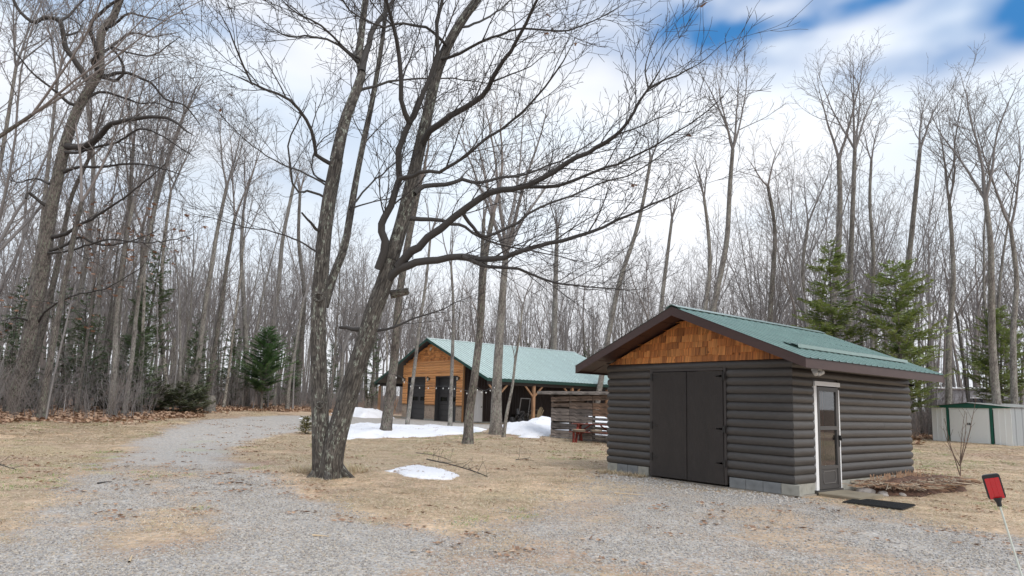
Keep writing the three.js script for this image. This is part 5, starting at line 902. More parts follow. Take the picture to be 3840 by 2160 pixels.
// trees whose trunks the photograph shows: base (picture), trunk course (picture), diameter px, full height, kind
function guided(label, base, course, dia, H, kind, mats, seed, o = {}, group, off = 0) {
  let g0, D;
  if (base.isVector3) { D = depthOf(base); const a = atDepth(...course[0], D), c = atDepth(...course[1], D), k = a.y / Math.max(0.5, c.y - a.y) * 0.75; g0 = onGround(a.x + (a.x - c.x) * k, a.z + (a.z - c.z) * k * 0.3); } else { g0 = G(...base); D = depthOf(g0); }
  const pts = [V(0, -0.2, 0), ...course.map(([x, y], i) => atDepth(x, y, D + 0.15 * Math.sin(i * 2 + seed)).sub(g0))];
  const t = treeGroup(growTree(seed, H, (dia / 2) * D / 2464.8, kind, o, pts), mats); t.name = numbered('bare_tree'); t.position.copy(g0); scene.add(t); return tag(t, label, 'tree', group);
}
guided('mid-sized grey tree rising from the snow strip with mossy foot before the garage', [1444, 1633], [[1463, 1472], [1478, 1355], [1484, 1280], [1497, 1114], [1530, 907], [1571, 700]], 42, 13.5, 1, brown3, 31);
guided('thin leaning grey stem crossing the first garage door', [1524, 1609], [[1540, 1491], [1560, 1336], [1572, 1230], [1598, 1050], [1615, 880]], 17, 11, 1, grey3, 32, { gap: [0.8, 0.5] });
guided('slim straight trunk standing before the second garage door', [1687, 1609], [[1693, 1433], [1698, 1290], [1700, 1150], [1692, 1000]], 17, 11, 1, grey3, 33, { gap: [0.8, 0.5] });
guided('single trunk on the lawn hiding part of the white garage door', [1754, 1665], [[1761, 1549], [1777, 1433], [1792, 1316], [1804, 1200], [1810, 1080], [1822, 950], [1850, 800]], 38, 12.5, 1, brown3, 34);
guided('stout trunk with mossy flared foot at the edge of the snow bank', [1860, 1629], [[1862, 1472], [1868, 1355], [1878, 1200], [1886, 1090], [1896, 960]], 46, 17, 2, grey3, 35, { gap: [0.5, 0.36, 0.26] });
guided('thin sapling leaning beside the stout mossy trunk at the snow bank', [1886, 1640], [[1901, 1549], [1921, 1452], [1932, 1355], [1946, 1270], [1960, 1150]], 14, 8, 1, grey3, 36, { gap: [0.7, 0.4] });
const edgeG = 'bare trees whose trunks line the wood edge', edgeL = 'bare tree with its trunk clear at the edge of the woods';
const E = (x, z) => onGround(x, z);
const edge = [
  [E(-17.2, -29.5), [[430, 1366], [435, 1210], [450, 1055], [468, 926], [500, 760]], 24, 17, 1, 0], [E(-16.6, -31), [[492, 1366], [510, 1190], [528, 1055], [554, 910], [590, 700]], 19, 16, 1, 0], [E(-17.5, -37), [[620, 1420], [602, 1210], [605, 1055], [616, 900], [640, 720]], 18, 17, 1, 2, 'pale birch beside the grey stump on the bank'], [E(-17.8, -41), [[745, 1340], [771, 1133], [797, 978], [812, 880], [850, 700]], 23, 19, 1, 0],
  [E(-18.2, -42.5), [[792, 1392], [828, 1160], [850, 1000], [880, 820]], 22, 19, 1, 1], [E(-17.5, -43.6), [[858, 1390], [875, 1236], [900, 1055], [915, 900]], 12, 16, 0, 2], [E(-18.5, -48), [[926, 1366], [916, 1160], [905, 950], [912, 800]], 22, 20, 1, 0],
  [E(-24, -32), [[149, 910], [172, 700], [190, 537], [215, 300]], 20, 21, 1, 0], [E(-21, -33), [[209, 1022], [238, 873], [268, 738], [330, 600]], 24, 19, 2, 1], [E(-22, -37), [[455, 1020], [480, 835], [488, 720], [500, 550]], 24, 21, 1, 1], [E(-20, -38), [[540, 985], [580, 780], [625, 610], [690, 430]], 22, 20, 1, 0], [E(-25, -40), [[300, 1100], [330, 900], [350, 650], [330, 400]], 24, 24, 1, 0],
  [E(-15.5, -56), [[1020, 1250], [1045, 1060], [1060, 900], [1100, 700]], 22, 20, 1, 0], [E(-14, -60), [[1130, 1300], [1140, 1100], [1120, 900], [1125, 720]], 20, 20, 2, 1], [E(-33, -30), [[-60, 1100], [-30, 800], [20, 500], [60, 250]], 22, 20, 2, 0], [E(-28, -22), [[-330, 1100], [-200, 750], [-60, 560], [120, 430]], 26, 18, 1, 1],
  [E(14.6, -38), [[2675, 1160], [2724, 911], [2737, 704], [2748, 560]], 26, 21.5, 2, 0, 'tallest vase-shaped bare tree rising behind the ridge of the log shed'], [E(13.6, -38.2), [[2640, 1200], [2662, 1000], [2655, 860], [2640, 740]], 20, 16, 1, 0], [E(21.8, -37), [[3120, 1200], [3140, 980], [3150, 780], [3146, 600]], 30, 21, 1, 0], [E(22.8, -37.2), [[3185, 1200], [3190, 980], [3198, 780], [3206, 560]], 26, 21, 2, 0, 'tall bare tree with a dense broom of branches behind the slim hemlock'],
  [E(26.5, -37), [[3380, 1150], [3407, 977], [3436, 704], [3450, 560]], 26, 19.5, 1, 0], [E(27.2, -31.6), [[3722, 1300], [3718, 1080], [3714, 900], [3696, 750]], 32, 17.5, 2, 0, 'stout bare tree with a round spreading crown behind the tin shed'], [E(24.5, -40), [[3270, 1200], [3275, 950], [3262, 760], [3268, 600]], 18, 19, 1, 0], [E(28, -35), [[3560, 1250], [3575, 1060], [3570, 900], [3560, 760]], 24, 18, 1, 0],
  [E(9.2, -47), [[2300, 1160], [2329, 1037], [2384, 873], [2411, 761], [2440, 600]], 22, 19, 1, 0, 'leaning grey tree rising above the plank wood shed'], [E(17.5, -38.6), [[2890, 1150], [2900, 1000], [2905, 850], [2880, 700]], 22, 17, 1, 1], [E(30.5, -33), [[3800, 1250], [3812, 1050], [3790, 850]], 26, 17, 1, 0], [E(11.5, -43), [[2480, 1150], [2500, 980], [2520, 820]], 20, 16, 1, 0], [E(6.5, -64), [[2080, 1180], [2085, 1000], [2090, 860]], 26, 21, 2, 0], [E(-2, -66), [[1800, 1150], [1806, 1000], [1815, 820]], 26, 22, 1, 1], [E(20, -40), [[3020, 1180], [3010, 1000], [3030, 840]], 20, 17, 1, 0],
];
edge.forEach(([b, c, d, H, k, m, own], i) => guided(own ?? edgeL, b, c, d, H, k, [grey3, brown3, birch3][m], 200 + i * 7, {}, edgeG));

// the woods behind: clones of a dozen free-grown trees
{
  const rg = rngOf(99), kinds = [];
  for (let i = 0; i < 12; i++) { const H = 15 + rg() * 6, k = i % 3; kinds.push(treeGroup(growTree(500 + i * 13, H, 0.085 + rg() * 0.085, k, { gap: [0.55, 0.42, 0.34], min: 0.0085 }), [grey3, brown3, grey3, birch3][i % 4])); }
  const used = kinds.map(() => 0), spots = []; let guard = 0;
  while (spots.length < 235 && guard++ < 60000) {
    const x = -62 + rg() * 128, z = -22 - rg() * 68, s = signed(woodsEdge, x, z); if (s < 1.2 || s > 32) continue; if (Math.abs(Math.atan2(x, -z)) > 0.74) continue;
    if (x > 29 && z > -53 && x < 46 && z < -39) continue;
    if (spots.some((q) => Math.hypot(q[0] - x, q[1] - z) < 1.7 + s * 0.02)) continue; spots.push([x, z]);
  }
  spots.forEach(([x, z]) => { const i = (rg() * kinds.length) | 0, t = used[i]++ ? kinds[i].clone() : kinds[i]; t.name = numbered('forest_tree'); t.position.set(x, terrain(x, z), z); t.rotation.y = rg() * 6.28; const s = 0.72 + rg() * 0.42; t.scale.set(s, s * (0.9 + rg() * 0.2), s); tag(t, 'bare grey-brown tree standing deep in the leafless woods', 'tree', 'bare trees of the woods'); if (!t.parent) scene.add(t); });
  // the same woods go on behind the viewer, where the door glass mirrors them
  for (let i = 0; i < 16; i++) { const j = i % kinds.length, t = kinds[j].clone(), x = 12 + rg() * 34, z = 6 + rg() * 26; t.name = numbered('forest_tree'); t.position.set(x, terrain(x, z), z); t.rotation.y = rg() * 6.28; tag(t, 'bare grey-brown tree standing deep in the leafless woods', 'tree', 'bare trees of the woods'); scene.add(t); }
  // slender poles between them
  const poles = []; for (let i = 0; i < 5; i++) poles.push(treeGroup(growTree(900 + i, 7 + rg() * 4, 0.035 + rg() * 0.02, 0, { gap: [0.5, 0.4], len: [1.2, 0.5], min: 0.007 }), [twigGrey, twigBrown, twigBrown]));
  const pu = poles.map(() => 0); let n = 0; guard = 0;
  while (n < 120 && guard++ < 60000) { const x = -56 + rg() * 116, z = -22 - rg() * 55, s = signed(woodsEdge, x, z); if (s < 0.4 || s > 16 || Math.abs(Math.atan2(x, -z)) > 0.74 || (x > 29 && z > -53 && x < 46 && z < -39)) continue; n++; const i = (rg() * 5) | 0, t = pu[i]++ ? poles[i].clone() : poles[i]; t.name = numbered('sapling_pole'); t.position.set(x, terrain(x, z), z); t.rotation.set((rg() - 0.5) * 0.16, rg() * 6.28, (rg() - 0.5) * 0.16); const q = 0.7 + rg() * 0.6; t.scale.set(q, q, q); tag(t, 'slender leafless pole sapling growing between the forest trees', 'sapling', 'pole saplings in the woods'); if (!t.parent) scene.add(t); }
  // the woods beyond, one mass
  for (let v = 0; v < 3; v++) {
    const g = growTree(700 + v, 17, 0.16, v, { gap: [1.0, 0.7, 0.5], min: 0.014 }), all = mergeGeometries([g.trunk, g.crown, g.twigs]), list = []; guard = 0;
    while (list.length < 230 && guard++ < 40000) { const a = (rg() - 0.5) * 1.7, d = 62 + rg() * 75, x = Math.sin(a) * d, z = -Math.cos(a) * d; if (signed(woodsEdge, x, z) < 20) continue; list.push([x, z]); }
    const im = new THREE.InstancedMesh(all, v === 1 ? twigBrown : twigGrey, list.length), m = new THREE.Matrix4(); list.forEach(([x, z], i) => { const s = 0.8 + rg() * 0.45; m.compose(V(x, terrain(x, z), z), new THREE.Quaternion().setFromAxisAngle(V(0, 1, 0), rg() * 6.28), V(s, s, s)); im.setMatrixAt(i, m); });
    stuff('far_woodland', im, 'mass of bare trees far back in the woods');
  }
  // leafless undergrowth
  for (let v = 0; v < 4; v++) {
    const tb = new TB(), q = rngOf(40 + v); for (let k = 0; k < 6; k++) { const a = q() * 6.28, p = wander(V((q() - 0.5) * 0.4, -0.05, (q() - 0.5) * 0.4), V(Math.cos(a) * 0.35, 1, Math.sin(a) * 0.35), 1.1 + q() * 1.5, 6, 0.25, 0, q), r = taper(p.length, 0.011, 0.005); tb.tube(p, r, 3); twigs(() => tb, p, r, { gap: [0.22, 0.2], len: [0.6, 0.25], ang: [0.7, 0.7], bias: [0.1, 0.1], wig: 0.3, up: 0.02, min: 0.0045, start: 0.2 }, 0, q); }
    const list = []; guard = 0; while (list.length < 230 && guard++ < 60000) { const a = (rg() - 0.5) * 1.62, d = 24 + rg() * 52, x = Math.sin(a) * d, z = -Math.cos(a) * d, s = signed(woodsEdge, x, z); if (s < 0.6 || s > 22 || rg() > 1.2 - s * 0.04) continue; list.push([x, z]); }
    const im = new THREE.InstancedMesh(tb.geo(), v % 2 ? twigBrown : twigGrey, list.length), m = new THREE.Matrix4(); list.forEach(([x, z], i) => { const s = 0.6 + rg() * 0.9; m.compose(V(x, terrain(x, z), z), new THREE.Quaternion().setFromAxisAngle(V(0, 1, 0), rg() * 6.28), V(s, s * (0.8 + rg() * 0.5), s)); im.setMatrixAt(i, m); });
    stuff('undergrowth', im, 'leafless brush growing under the trees');
  }
}

// ---------------------------------------------------------------- evergreens
function conifer(seed, H, R, bare, dens, droop, loose, pw = 0.75, wide = 0.036) {
  const rg = rngOf(seed), trunk = new TB(), wood = new TB(), P = []; const tp = wander(V(0, -0.15, 0), V((rg() - 0.5) * 0.06, 1, (rg() - 0.5) * 0.06), H, 12, 0.04, 0.01, rg); trunk.tube(tp, taper(tp.length, H * 0.014 + 0.02, 0.012), 8, 0.08);
  const spray = (p, d, L, w) => { // flat needle spray made of narrow blades in a herring-bone
    const side = V(0, 1, 0).cross(d).normalize(), n = Math.max(2, Math.round(L / 0.08));
    const blade = (a, dir, l, ww) => { const e = a.clone().addScaledVector(dir, l), s = dir.clone().cross(V(rg() - 0.5, 1, rg() - 0.5)).normalize().multiplyScalar(ww), m = a.clone().addScaledVector(dir, l * 0.55); P.push(a.x, a.y, a.z, m.x + s.x, m.y + s.y, m.z + s.z, e.x, e.y, e.z, a.x, a.y, a.z, e.x, e.y, e.z, m.x - s.x, m.y - s.y, m.z - s.z); };
    blade(p, d, L, w);
    for (let i = 1; i < n; i++) { const a = p.clone().addScaledVector(d, (L * i) / n), q = (1 - i / n) * 0.7 + 0.3; for (const s of [-1, 1]) { const dir = d.clone().addScaledVector(side, s * (0.7 + rg() * 0.4)); dir.y += (rg() - 0.4) * 0.3; blade(a, dir.normalize(), L * 0.42 * q * (0.7 + rg() * 0.5), w * 0.8); } }
  };
  const stepY = 0.25 / dens;
  for (let y = H * bare; y < H * 0.985; y += stepY * (0.7 + 0.6 * rg())) {
    const f = (y - H * bare) / (H * (1 - bare)), env = Math.pow(1 - f, pw) * (0.35 + 0.65 * sstep(0, 0.18, f)), nb = Math.max(3, Math.round((8 - 3 * f) * (loose ? 0.75 : 1)));
    for (let k = 0; k < nb; k++) {
      if (rg() < loose * 0.35) continue; const a = rg() * 6.28, L = Math.max(0.12, R * env * (loose ? 0.4 + rg() * 0.75 : 0.62 + rg() * 0.5)), base = along(tp, taper(tp.length, 1, 1), y + 0.15).p, d = V(Math.cos(a), 0.28 - droop * (1 - f) + (rg() - 0.5) * (loose ? 0.4 : 0.2), Math.sin(a)), q = wander(base, d, L, 5, 0.18, 0.05, rg); wood.tube(q, taper(q.length, 0.012 + L * 0.006, 0.004), 3);
      for (let s = L * (loose ? 0.3 : 0.15); s < L; s += 0.085) { const o = along(q, taper(q.length, 1, 1), s); for (const sd of [-1, 1]) { const side = V(0, 1, 0).cross(o.d).normalize(), dir = o.d.clone().multiplyScalar(0.75).addScaledVector(side, sd * 0.8); dir.y += (rg() - 0.5) * (loose ? 0.9 : 0.4) - droop * 0.2; spray(o.p, dir.normalize(), (0.2 + 0.34 * (1 - s / L) * Math.min(1, L)) * (0.7 + rg() * 0.5), wide); } }
      const e = along(q, taper(q.length, 1, 1), L * 0.93); spray(e.p, e.d, 0.24, 0.034);
    }
  }
  const g = new THREE.BufferGeometry(); g.setAttribute('position', new THREE.Float32BufferAttribute(P, 3)); g.computeVertexNormals(); return { trunk: trunk.geo(), wood: wood.geo(), crown: g };
}
const needle = (r, g, b) => new THREE.MeshPhysicalMaterial({ color: lin(r, g, b), roughness: 0.75, transmission: 0.3, thickness: 0 });
const firGreen = needle(0.12, 0.24, 0.07), spruceGreen = needle(0.14, 0.2, 0.085), hemGreen = needle(0.29, 0.36, 0.11);
function coniferGroup(c, m) { const t = new THREE.Group(); const k = part(t, 'trunk', c.trunk, barkOak); part(k, 'branch_wood', c.wood, twigBrown).userData.kind = 'stuff'; part(t, 'crown', c.crown, m).userData.kind = 'stuff'; return t; }
function plant(proto, first, name, label, pos, turn, s, group) { const t = first ? proto : proto.clone(); t.name = numbered(name); t.position.copy(pos); t.rotation.y = turn; t.scale.setScalar(s); scene.add(t); return tag(t, label, 'evergreen', group); }
{
  const fir = coniferGroup(conifer(61, 7.0, 3.4, 0.22, 1.35, 0.1, 0, 0.6), firGreen); plant(fir, 1, 'fir_tree', 'dense dark green fir standing alone at the end of the drive', onGround(-16.9, -45.2), 0.4, 0.82);
  const hem = coniferGroup(conifer(62, 10.2, 2.3, 0.22, 1.45, 0.25, 0.4, 0.55, 0.045), hemGreen), hem2 = coniferGroup(conifer(63, 8.6, 3.3, 0.25, 1.5, 0.2, 0.22, 0.5, 0.045), hemGreen);
  plant(hem, 1, 'hemlock_tree', 'slim yellowish green hemlock rising behind the log shed roof', onGround(15.9, -32), 1, 0.98);
  plant(hem2, 1, 'hemlock_tree', 'broad loose hemlock drooping beside the log shed eave', onGround(18.2, -30.6), 2, 1.0);
  plant(hem2, 0, 'hemlock_tree', 'low hemlock spreading behind the gable of the tin shed', onGround(20.6, -34.4), 4.1, 0.62);
  plant(hem2, 0, 'hemlock_tree', 'small hemlock standing behind the tin shed', onGround(26.6, -35.8), 5.2, 0.85);
  const sp = [coniferGroup(conifer(64, 8, 1.7, 0.12, 0.9, 0.2, 0.35), spruceGreen), coniferGroup(conifer(65, 5.2, 1.5, 0.1, 1.0, 0.15, 0.2), spruceGreen)], rg = rngOf(8), used = [0, 0];
  const spots = [[-25, -33, 1, 1.0], [-22.6, -33.5, 0, 0.85], [-20.6, -32.6, 1, 0.95], [-18.9, -33.6, 0, 0.8], [-18.1, -32.2, 1, 0.8], [-27.5, -36, 0, 0.9], [-23.8, -37, 0, 0.85], [-29, -31, 1, 1.1], [-20.2, -36, 0, 1.2], [-26.5, -30, 1, 1], [-19.5, -41, 1, 1.0], [-21, -44, 0, 0.8], [-19.8, -47, 1, 1.1], [-17.2, -52, 0, 0.75], [-15.5, -57, 1, 1.1], [-22, -50, 0, 0.9], [-18.4, -50, 1, 0.7], [-12.8, -62, 0, 1], [2, -74, 0, 1.1], [13, -52, 1, 1.1], [8, -72, 0, 1], [33.5, -34, 0, 0.8], [-31, -36, 0, 1.1], [-33.5, -33, 1, 1.2]];
  for (const [x, z, k, s] of spots) plant(sp[k], !used[k]++, 'spruce_tree', 'dark young spruce growing in the shade of the woods', onGround(x, z), rg() * 6.28, s, 'young spruces under the trees');
  // low juniper-like brush on the bank
  const ju = coniferGroup(conifer(66, 1.7, 1.5, 0.02, 2.2, 0.05, 0.1), needle(0.11, 0.13, 0.055)); let f = 1; for (const [x, z, s] of [[-17.6, -35.5, 1], [-18.6, -34.8, 1.1], [-17.4, -36.8, 0.9], [-19.8, -33.2, 1.0], [-22.5, -31.4, 0.9]]) { plant(ju, f, 'evergreen_bush', 'low bushy evergreen on the leafy bank under the trees', onGround(x, z), x * 3, s, 'low evergreen bushes on the bank'); f = 0; }
}

// ---------------------------------------------------------------- grass, pebbles, leaves, fallen sticks
const tinted = (rough) => new THREE.MeshStandardMaterial({ color: 0xffffff, roughness: rough, vertexColors: true });
function coverMesh(name, label, geo, m, list) { const im = new THREE.InstancedMesh(geo, m, list.length), M = new THREE.Matrix4(), e = new THREE.Euler(), q = new THREE.Quaternion(); list.forEach(([x, y, z, turn, s, sy, tx = 0, tz = 0], i) => { e.set(tx, turn, tz, 'YXZ'); M.compose(V(x, y, z), q.setFromEuler(e), V(s, s * sy, s)); im.setMatrixAt(i, M); }); return stuff(name, im, label); }
{
  const rg = rngOf(314), straw = [[0.52, 0.405, 0.28], [0.58, 0.475, 0.345], [0.44, 0.335, 0.23], [0.5, 0.375, 0.255], [0.36, 0.265, 0.18], [0.41, 0.38, 0.22], [0.62, 0.54, 0.42]];
  const patch = (n, R, l0, l1, wd, flat) => {
    const P = [], C = [];
    for (let i = 0; i < n; i++) { const a = rg() * 6.28, r = R * Math.sqrt(rg()), x = Math.cos(a) * r, z = Math.sin(a) * r, t = rg() * 6.28, L = lerp(l0, l1, rg()), up = flat * (0.2 + rg() * 0.9), dx = Math.cos(t), dz = Math.sin(t), w = wd * (0.6 + rg() * 0.7), c = straw[(rg() * straw.length) | 0], k = 0.98 + rg() * 0.36; const sx = -dz * w, sz = dx * w, mx = x + dx * L * 0.5, mz = z + dz * L * 0.5, my = L * up * 0.6, ex = x + dx * L, ez = z + dz * L, ey = L * up * (0.5 + rg() * 0.6); P.push(x - sx, -0.005, z - sz, x + sx, -0.005, z + sz, mx + sx, my, mz + sz, x - sx, -0.005, z - sz, mx + sx, my, mz + sz, mx - sx, my, mz - sz, mx - sx, my, mz - sz, mx + sx, my, mz + sz, ex, ey, ez); for (let j = 0; j < 9; j++) C.push(c[0] * k, c[1] * k, c[2] * k); }
    const g = new THREE.BufferGeometry(); g.setAttribute('position', new THREE.Float32BufferAttribute(P, 3)); g.setAttribute('color', new THREE.Float32BufferAttribute(C, 3)); g.computeVertexNormals(); return g;
  };
  const shedPoly = [[0, 0], [4.6, 0], [4.6, 5.1], [0, 5.1]].map(([x, z]) => { const p = sW(x, z); return [p.x, p.z]; });
  const inView = (x, z, m = 0.05) => { const a = Math.atan2(x, -z); return z < -3 && Math.abs(a) < 0.72 + m; };
  const grassM = tinted(0.9), bins = [[], [], [], []], far = [[], []];
  for (let i = 0; i < 60000; i++) { const x = -19 + rg() * 34, z = -4 - rg() * 22; if (!inView(x, z) || rg() > 0.4) continue; const g = sample(fieldG, x, z); if (rg() < g * 1.5 || inside(shedPoly, x, z) || sample(fieldL, x, z) > 0.6) continue; const thin = g > 0.25 ? 0.55 : 1, bump = fbm(x * 1.1 + 3, z * 1.1, 3); bins[i & 3].push([x, terrain(x, z), z, rg() * 6.28, (0.75 + rg() * 0.5) * thin, 0.35 + bump * 0.9]); }
  for (let i = 0; i < 30000; i++) { const x = -26 + rg() * 58, z = -20 - rg() * 24; if (!inView(x, z) || Math.hypot(x, z) < 21 || rg() > 0.45) continue; if (rg() < sample(fieldG, x, z) * 2.2 || sample(fieldL, x, z) > 0.5) continue; far[i & 1].push([x, terrain(x, z), z, rg() * 6.28, 1.1 + rg() * 0.6, 0.25 + rg() * 0.4]); }
  bins.forEach((b) => coverMesh('dead_grass', 'matted straw-coloured dead grass of the lawn', patch(70, 0.24, 0.05, 0.12, 0.0022, 0.34), grassM, b));
  far.forEach((b) => coverMesh('dead_grass', 'matted straw-coloured dead grass of the lawn', patch(60, 0.3, 0.06, 0.14, 0.0035, 0.34), grassM, b));
  // taller tufts round trunks and walls
  const tuft = patch(60, 0.12, 0.08, 0.2, 0.0025, 1.4), tl = []; for (let i = 0; i < 70; i++) { const a = rg() * 6.28, r = 0.36 + rg() * 0.35; tl.push([CX[0] + Math.cos(a) * r, terrain(CX[0] + Math.cos(a) * r, CX[1] + Math.sin(a) * r), CX[1] + Math.sin(a) * r, rg() * 6, 0.6 + rg() * 0.6, 0.8]); } for (let i = 0; i < 90; i++) { const p = rg() < 0.5 ? sW(-0.1 - rg() * 0.25, 2 + rg() * 3.2) : sW(3.4 + rg() * 1.2, -0.1 - rg() * 0.3); tl.push([p.x, p.y, p.z, rg() * 6, 0.4 + rg() * 0.5, 0.8]); } coverMesh('dead_grass', 'matted straw-coloured dead grass of the lawn', tuft, grassM, tl);
  // pebbles
  const pal = stones.map((c) => srgb(...c)), pebbles = (n, R) => { const P = [], C = [], b = new THREE.OctahedronGeometry(1, 0).attributes.position; for (let i = 0; i < n; i++) { const x = (rg() - 0.5) * R, z = (rg() - 0.5) * R, s = 0.0035 + Math.pow(rg(), 2.5) * 0.0095, e = new THREE.Euler(rg() * 6, rg() * 6, rg() * 6), sc = V(s * (0.8 + rg() * 0.7), s * (0.6 + rg() * 0.4), s * (0.8 + rg() * 0.6)), c = pal[(rg() * pal.length) | 0], k = 0.85 + rg() * 0.35; for (let j = 0; j < b.count; j++) { const v = V(b.getX(j), b.getY(j), b.getZ(j)).applyEuler(e).multiply(sc); P.push(x + v.x, v.y + s * 0.25, z + v.z); C.push(c.r * k, c.g * k, c.b * k); } } const g = new THREE.BufferGeometry(); g.setAttribute('position', new THREE.Float32BufferAttribute(P, 3)); g.setAttribute('color', new THREE.Float32BufferAttribute(C, 3)); g.computeVertexNormals(); return g; };
  const pb = [[], [], []]; for (let i = 0; i < 26000; i++) { const x = -11 + rg() * 20, z = -4.5 - rg() * 10.5; if (!inView(x, z) || rg() > 0.42) continue; if (rg() > sample(fieldG, x, z) * 0.95 || inside(shedPoly, x, z)) continue; pb[i % 3].push([x, terrain(x, z), z, rg() * 6.28, 0.9 + rg() * 0.5, 1]); }
  pb.forEach((b) => coverMesh('gravel_stones', 'loose small stones of the gravel drive', pebbles(46, 0.34), tinted(0.85), b));
  // coarse pale stones along the shed foot
  const st = []; for (let i = 0; i < 500; i++) { const p = sW(-0.3 + rg() * 4.2, -0.15 - Math.pow(rg(), 1.6) * 1.0); st.push([p.x, p.y, p.z, rg() * 6, 1.3 + rg() * 1.3, 1]); } coverMesh('gravel_stones', 'loose small stones of the gravel drive', pebbles(5, 0.3), tinted(0.85), st);
  // leaves: curled quads
  const leaf = (() => { const P = [], C = []; const tones = [[0.33, 0.2, 0.12], [0.42, 0.28, 0.19], [0.26, 0.155, 0.1], [0.48, 0.36, 0.26], [0.36, 0.23, 0.15]]; for (let i = 0; i < 7; i++) { const x = (rg() - 0.5) * 0.5, z = (rg() - 0.5) * 0.5, t = rg() * 6.28, L = 0.05 + rg() * 0.06, w = L * 0.36, dx = Math.cos(t), dz = Math.sin(t), c = tones[(rg() * 5) | 0], h = 0.006 + rg() * 0.03; const a = [x - dx * L, 0.004 + h, z - dz * L], b = [x + dx * L, 0.004 + h * rg(), z + dz * L], l = [x - dz * w, h * 0.2, z + dx * w], r = [x + dz * w, 0.004 + h * 1.3, z - dx * w]; P.push(...a, ...l, ...b, ...a, ...b, ...r); for (let j = 0; j < 6; j++) C.push(...c); } const g = new THREE.BufferGeometry(); g.setAttribute('position', new THREE.Float32BufferAttribute(P, 3)); g.setAttribute('color', new THREE.Float32BufferAttribute(C, 3)); g.computeVertexNormals(); return g; })();
  const ll = []; for (let i = 0; i < 90000 && ll.length < 15000; i++) { const a = (rg() - 0.5) * 1.6, d = 18 + rg() * 40, x = Math.sin(a) * d, z = -Math.cos(a) * d, l = sample(fieldL, x, z), s = signed(woodsEdge, x, z); if (rg() > l || s > 7) continue; ll.push([x, terrain(x, z), z, rg() * 6.28, 1 + rg() * 0.8, 1 + rg()]); }
  for (let i = 0; i < 2200; i++) { const x = -16 + rg() * 30, z = -7 - rg() * 28; if (!inView(x, z) || fbm(x * 0.4 + 8, z * 0.4, 3) < 0.45 || inside(shedPoly, x, z)) continue; ll.push([x, terrain(x, z) + 0.012, z, rg() * 6.28, 0.4 + rg() * 0.3, 1]); }
  coverMesh('fallen_leaves', 'brown fallen leaves littering the wood edge and lawn', leaf, tinted(0.9), ll);
  // bits of bark, twig and leaf on the melting snow
  const bits = []; snowSpots.forEach((s) => { const n = Math.min(170, s.n * 0.05); for (let i = 0; i < n; i++) { const q = s.at((rg() * s.n) | 0); if (q) bits.push([q[0] + (rg() - 0.5) * 0.05, q[1] + 0.004, q[2] + (rg() - 0.5) * 0.05, rg() * 6.28, 0.16 + rg() * 0.22, 1]); } }); coverMesh('fallen_leaves', 'leaf and bark scraps strewn on the snow', leaf, tinted(0.9), bits);
  // green shoots in the dead lawn
  const moss = patch(50, 0.16, 0.03, 0.07, 0.003, 0.8); { const c = moss.attributes.color; for (let i = 0; i < c.count; i++) c.setXYZ(i, c.getX(i) * 0.45, c.getY(i) * 0.72, c.getZ(i) * 0.36); } const ml = []; for (let i = 0; i < 5000; i++) { const x = -17 + rg() * 34, z = -6 - rg() * 26; if (!inView(x, z) || sample(fieldG, x, z) > 0.3 || sample(fieldL, x, z) > 0.3 || inside(shedPoly, x, z) || fbm(x * 0.5 + 61, z * 0.5 + 4, 3) < 0.585) continue; ml.push([x, terrain(x, z), z, rg() * 6.28, 0.7 + rg() * 0.6, 0.5 + rg() * 0.5]); } coverMesh('green_shoots', 'fresh green shoots coming through the dead lawn', moss, grassM, ml);
  // sticks and fallen branches
  const sticks = [
    ['dark forked branch fallen on the lawn behind the small snow patch', [[1600, 1725], [1690, 1745], [1780, 1772], [1828, 1791]], 0.018, 1], ['short dark stick lying on the gravel of the drive', [[366, 1816], [395, 1812], [418, 1811]], 0.016, 0], ['twiggy branch fallen on the grass at the drive edge', [[-30, 1735], [20, 1752], [60, 1765]], 0.014, 1], ['thin twiggy bough lying on the lawn between the snow and the trunks', [[1560, 1700], [1640, 1712], [1700, 1735]], 0.012, 1], ['pale splintered stick on the gravel before the double doors', [[2305, 1852], [2360, 1856], [2418, 1860]], 0.012, 0], ['pale wood chip lying on the gravel beside the island', [[1170, 2012], [1200, 2014], [1232, 2018]], 0.012, 0],
    ['grey stick lying before the picnic table', [[1935, 1726], [1975, 1722], [1990, 1718]], 0.013, 1], ['small leaning chip of pale wood on the drive gravel', [[483, 2115], [490, 2100], [494, 2090]], 0.014, 0]];
  sticks.forEach(([label, l, r, fork], i) => { const pale = /pale/.test(label), t = thing('fallen_stick', label, 'stick'), pts = l.map(([x, y]) => { const p = G(x, y); p.y += r * 0.7 + 0.006; return p; }), o = pts[0].clone(); t.position.copy(o); const q = smooth(pts.map((p) => p.sub(o)), 0.15), tb = new TB(), rad = taper(q.length, r, r * 0.4); tb.tube(q, rad, 6); if (fork) twigs(() => tb, q, rad, { gap: [0.22, 0.2], len: [0.55, 0.2], ang: [0.7, 0.7], bias: [0.05, 0.05], wig: 0.3, up: 0, min: 0.003, start: 0.1 }, 0, rngOf(i + 60)); part(t, 'wood', tb.geo(), pale ? mat(lin(0.6, 0.46, 0.3), 0.9) : limbDark); });
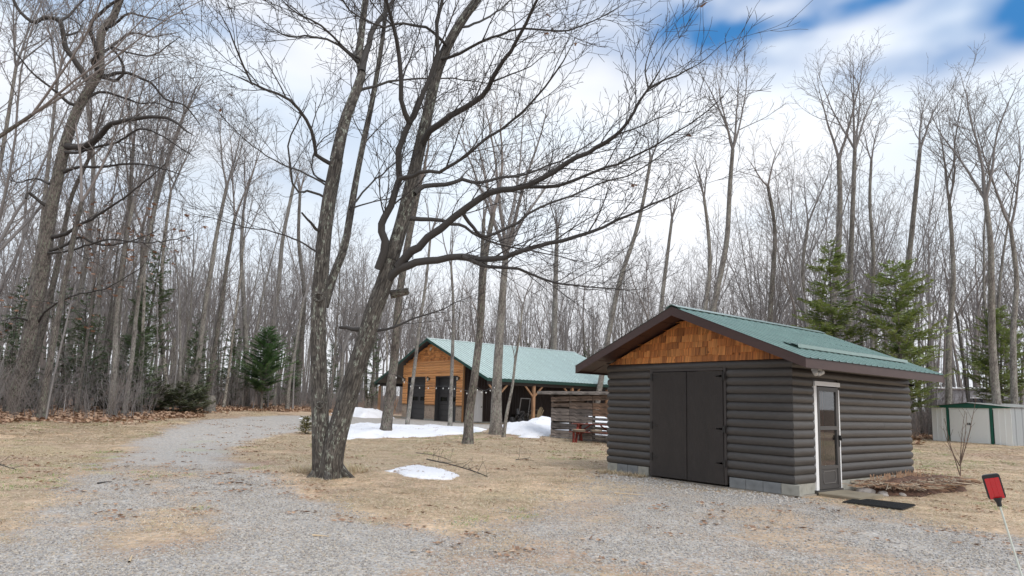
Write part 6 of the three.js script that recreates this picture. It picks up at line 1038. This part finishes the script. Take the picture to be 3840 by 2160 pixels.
  // stump with its roots, thin stake, sapling by the shed
  const s = thing('tree_stump', 'grey broken stump on the leafy bank by the birch', 'stump'); s.position.copy(onGround(-17.3, -38.4)); const tb = new TB(); tb.tube([V(0, -0.1, 0), V(0, 0.25, 0), V(0.04, 0.7, 0), V(0.05, 0.95, 0.02)], [0.42, 0.3, 0.27, 0.2], 12, 0.5); part(s, 'trunk', tb.geo(), barkGrey); const cap = new THREE.CircleGeometry(0.2, 12); cap.rotateX(-Math.PI / 2); cap.translate(0.05, 0.94, 0.02); part(s, 'broken_top', cap, mat(lin(0.3, 0.24, 0.17), 0.95));
  const k = shade(new THREE.Mesh(new THREE.CylinderGeometry(0.014, 0.016, 1.1, 8).translate(0, 0.5, 0), mat(lin(0.5, 0.5, 0.5), 0.4))); k.name = 'thin_stake'; tag(k, 'thin pale metal stake standing in the leaves at the wood edge', 'stake'); const kp = onGround(-19.4, -29); k.position.copy(kp); scene.add(k);
  const sp = thing('young_sapling', 'leafless young sapling beside the far corner of the log shed', 'sapling'), b = sW(-0.75, 5.75); sp.position.copy(b); const a = new TB(), q = rngOf(12); for (const [dx, dz, L] of [[0.03, 0, 1.75], [0.22, 0.1, 1.6], [-0.25, 0.05, 1.3], [0.35, -0.1, 1.2], [-0.4, 0, 0.9]]) { const p = wander(V(0, L < 1.7 ? 0.1 + q() * 0.5 : -0.05, 0), V(dx, 0.8, dz), L, 8, 0.12, 0.05, q), r = taper(p.length, 0.014, 0.004); a.tube(p, r, 5); twigs(() => a, p, r, { gap: [0.2], len: [0.3], ang: [0.6], bias: [0.2], wig: 0.2, up: 0.03, min: 0.0035, start: 0.25 }, 0, q); } part(sp, 'stems', a.geo(), mat(lin(0.16, 0.11, 0.085), 0.9));
  // small pale-leaved cedar shoot by the big tree
  const cs = coniferGroup(conifer(90, 0.75, 0.3, 0.05, 3, 0.1, 0.2), needle(0.28, 0.26, 0.12)); plant(cs, 1, 'cedar_shoot', 'small yellowish cedar shoot beside the big twin-stemmed tree', G(1146, 1628), 0, 1);
}

renderer.render(scene, camera);
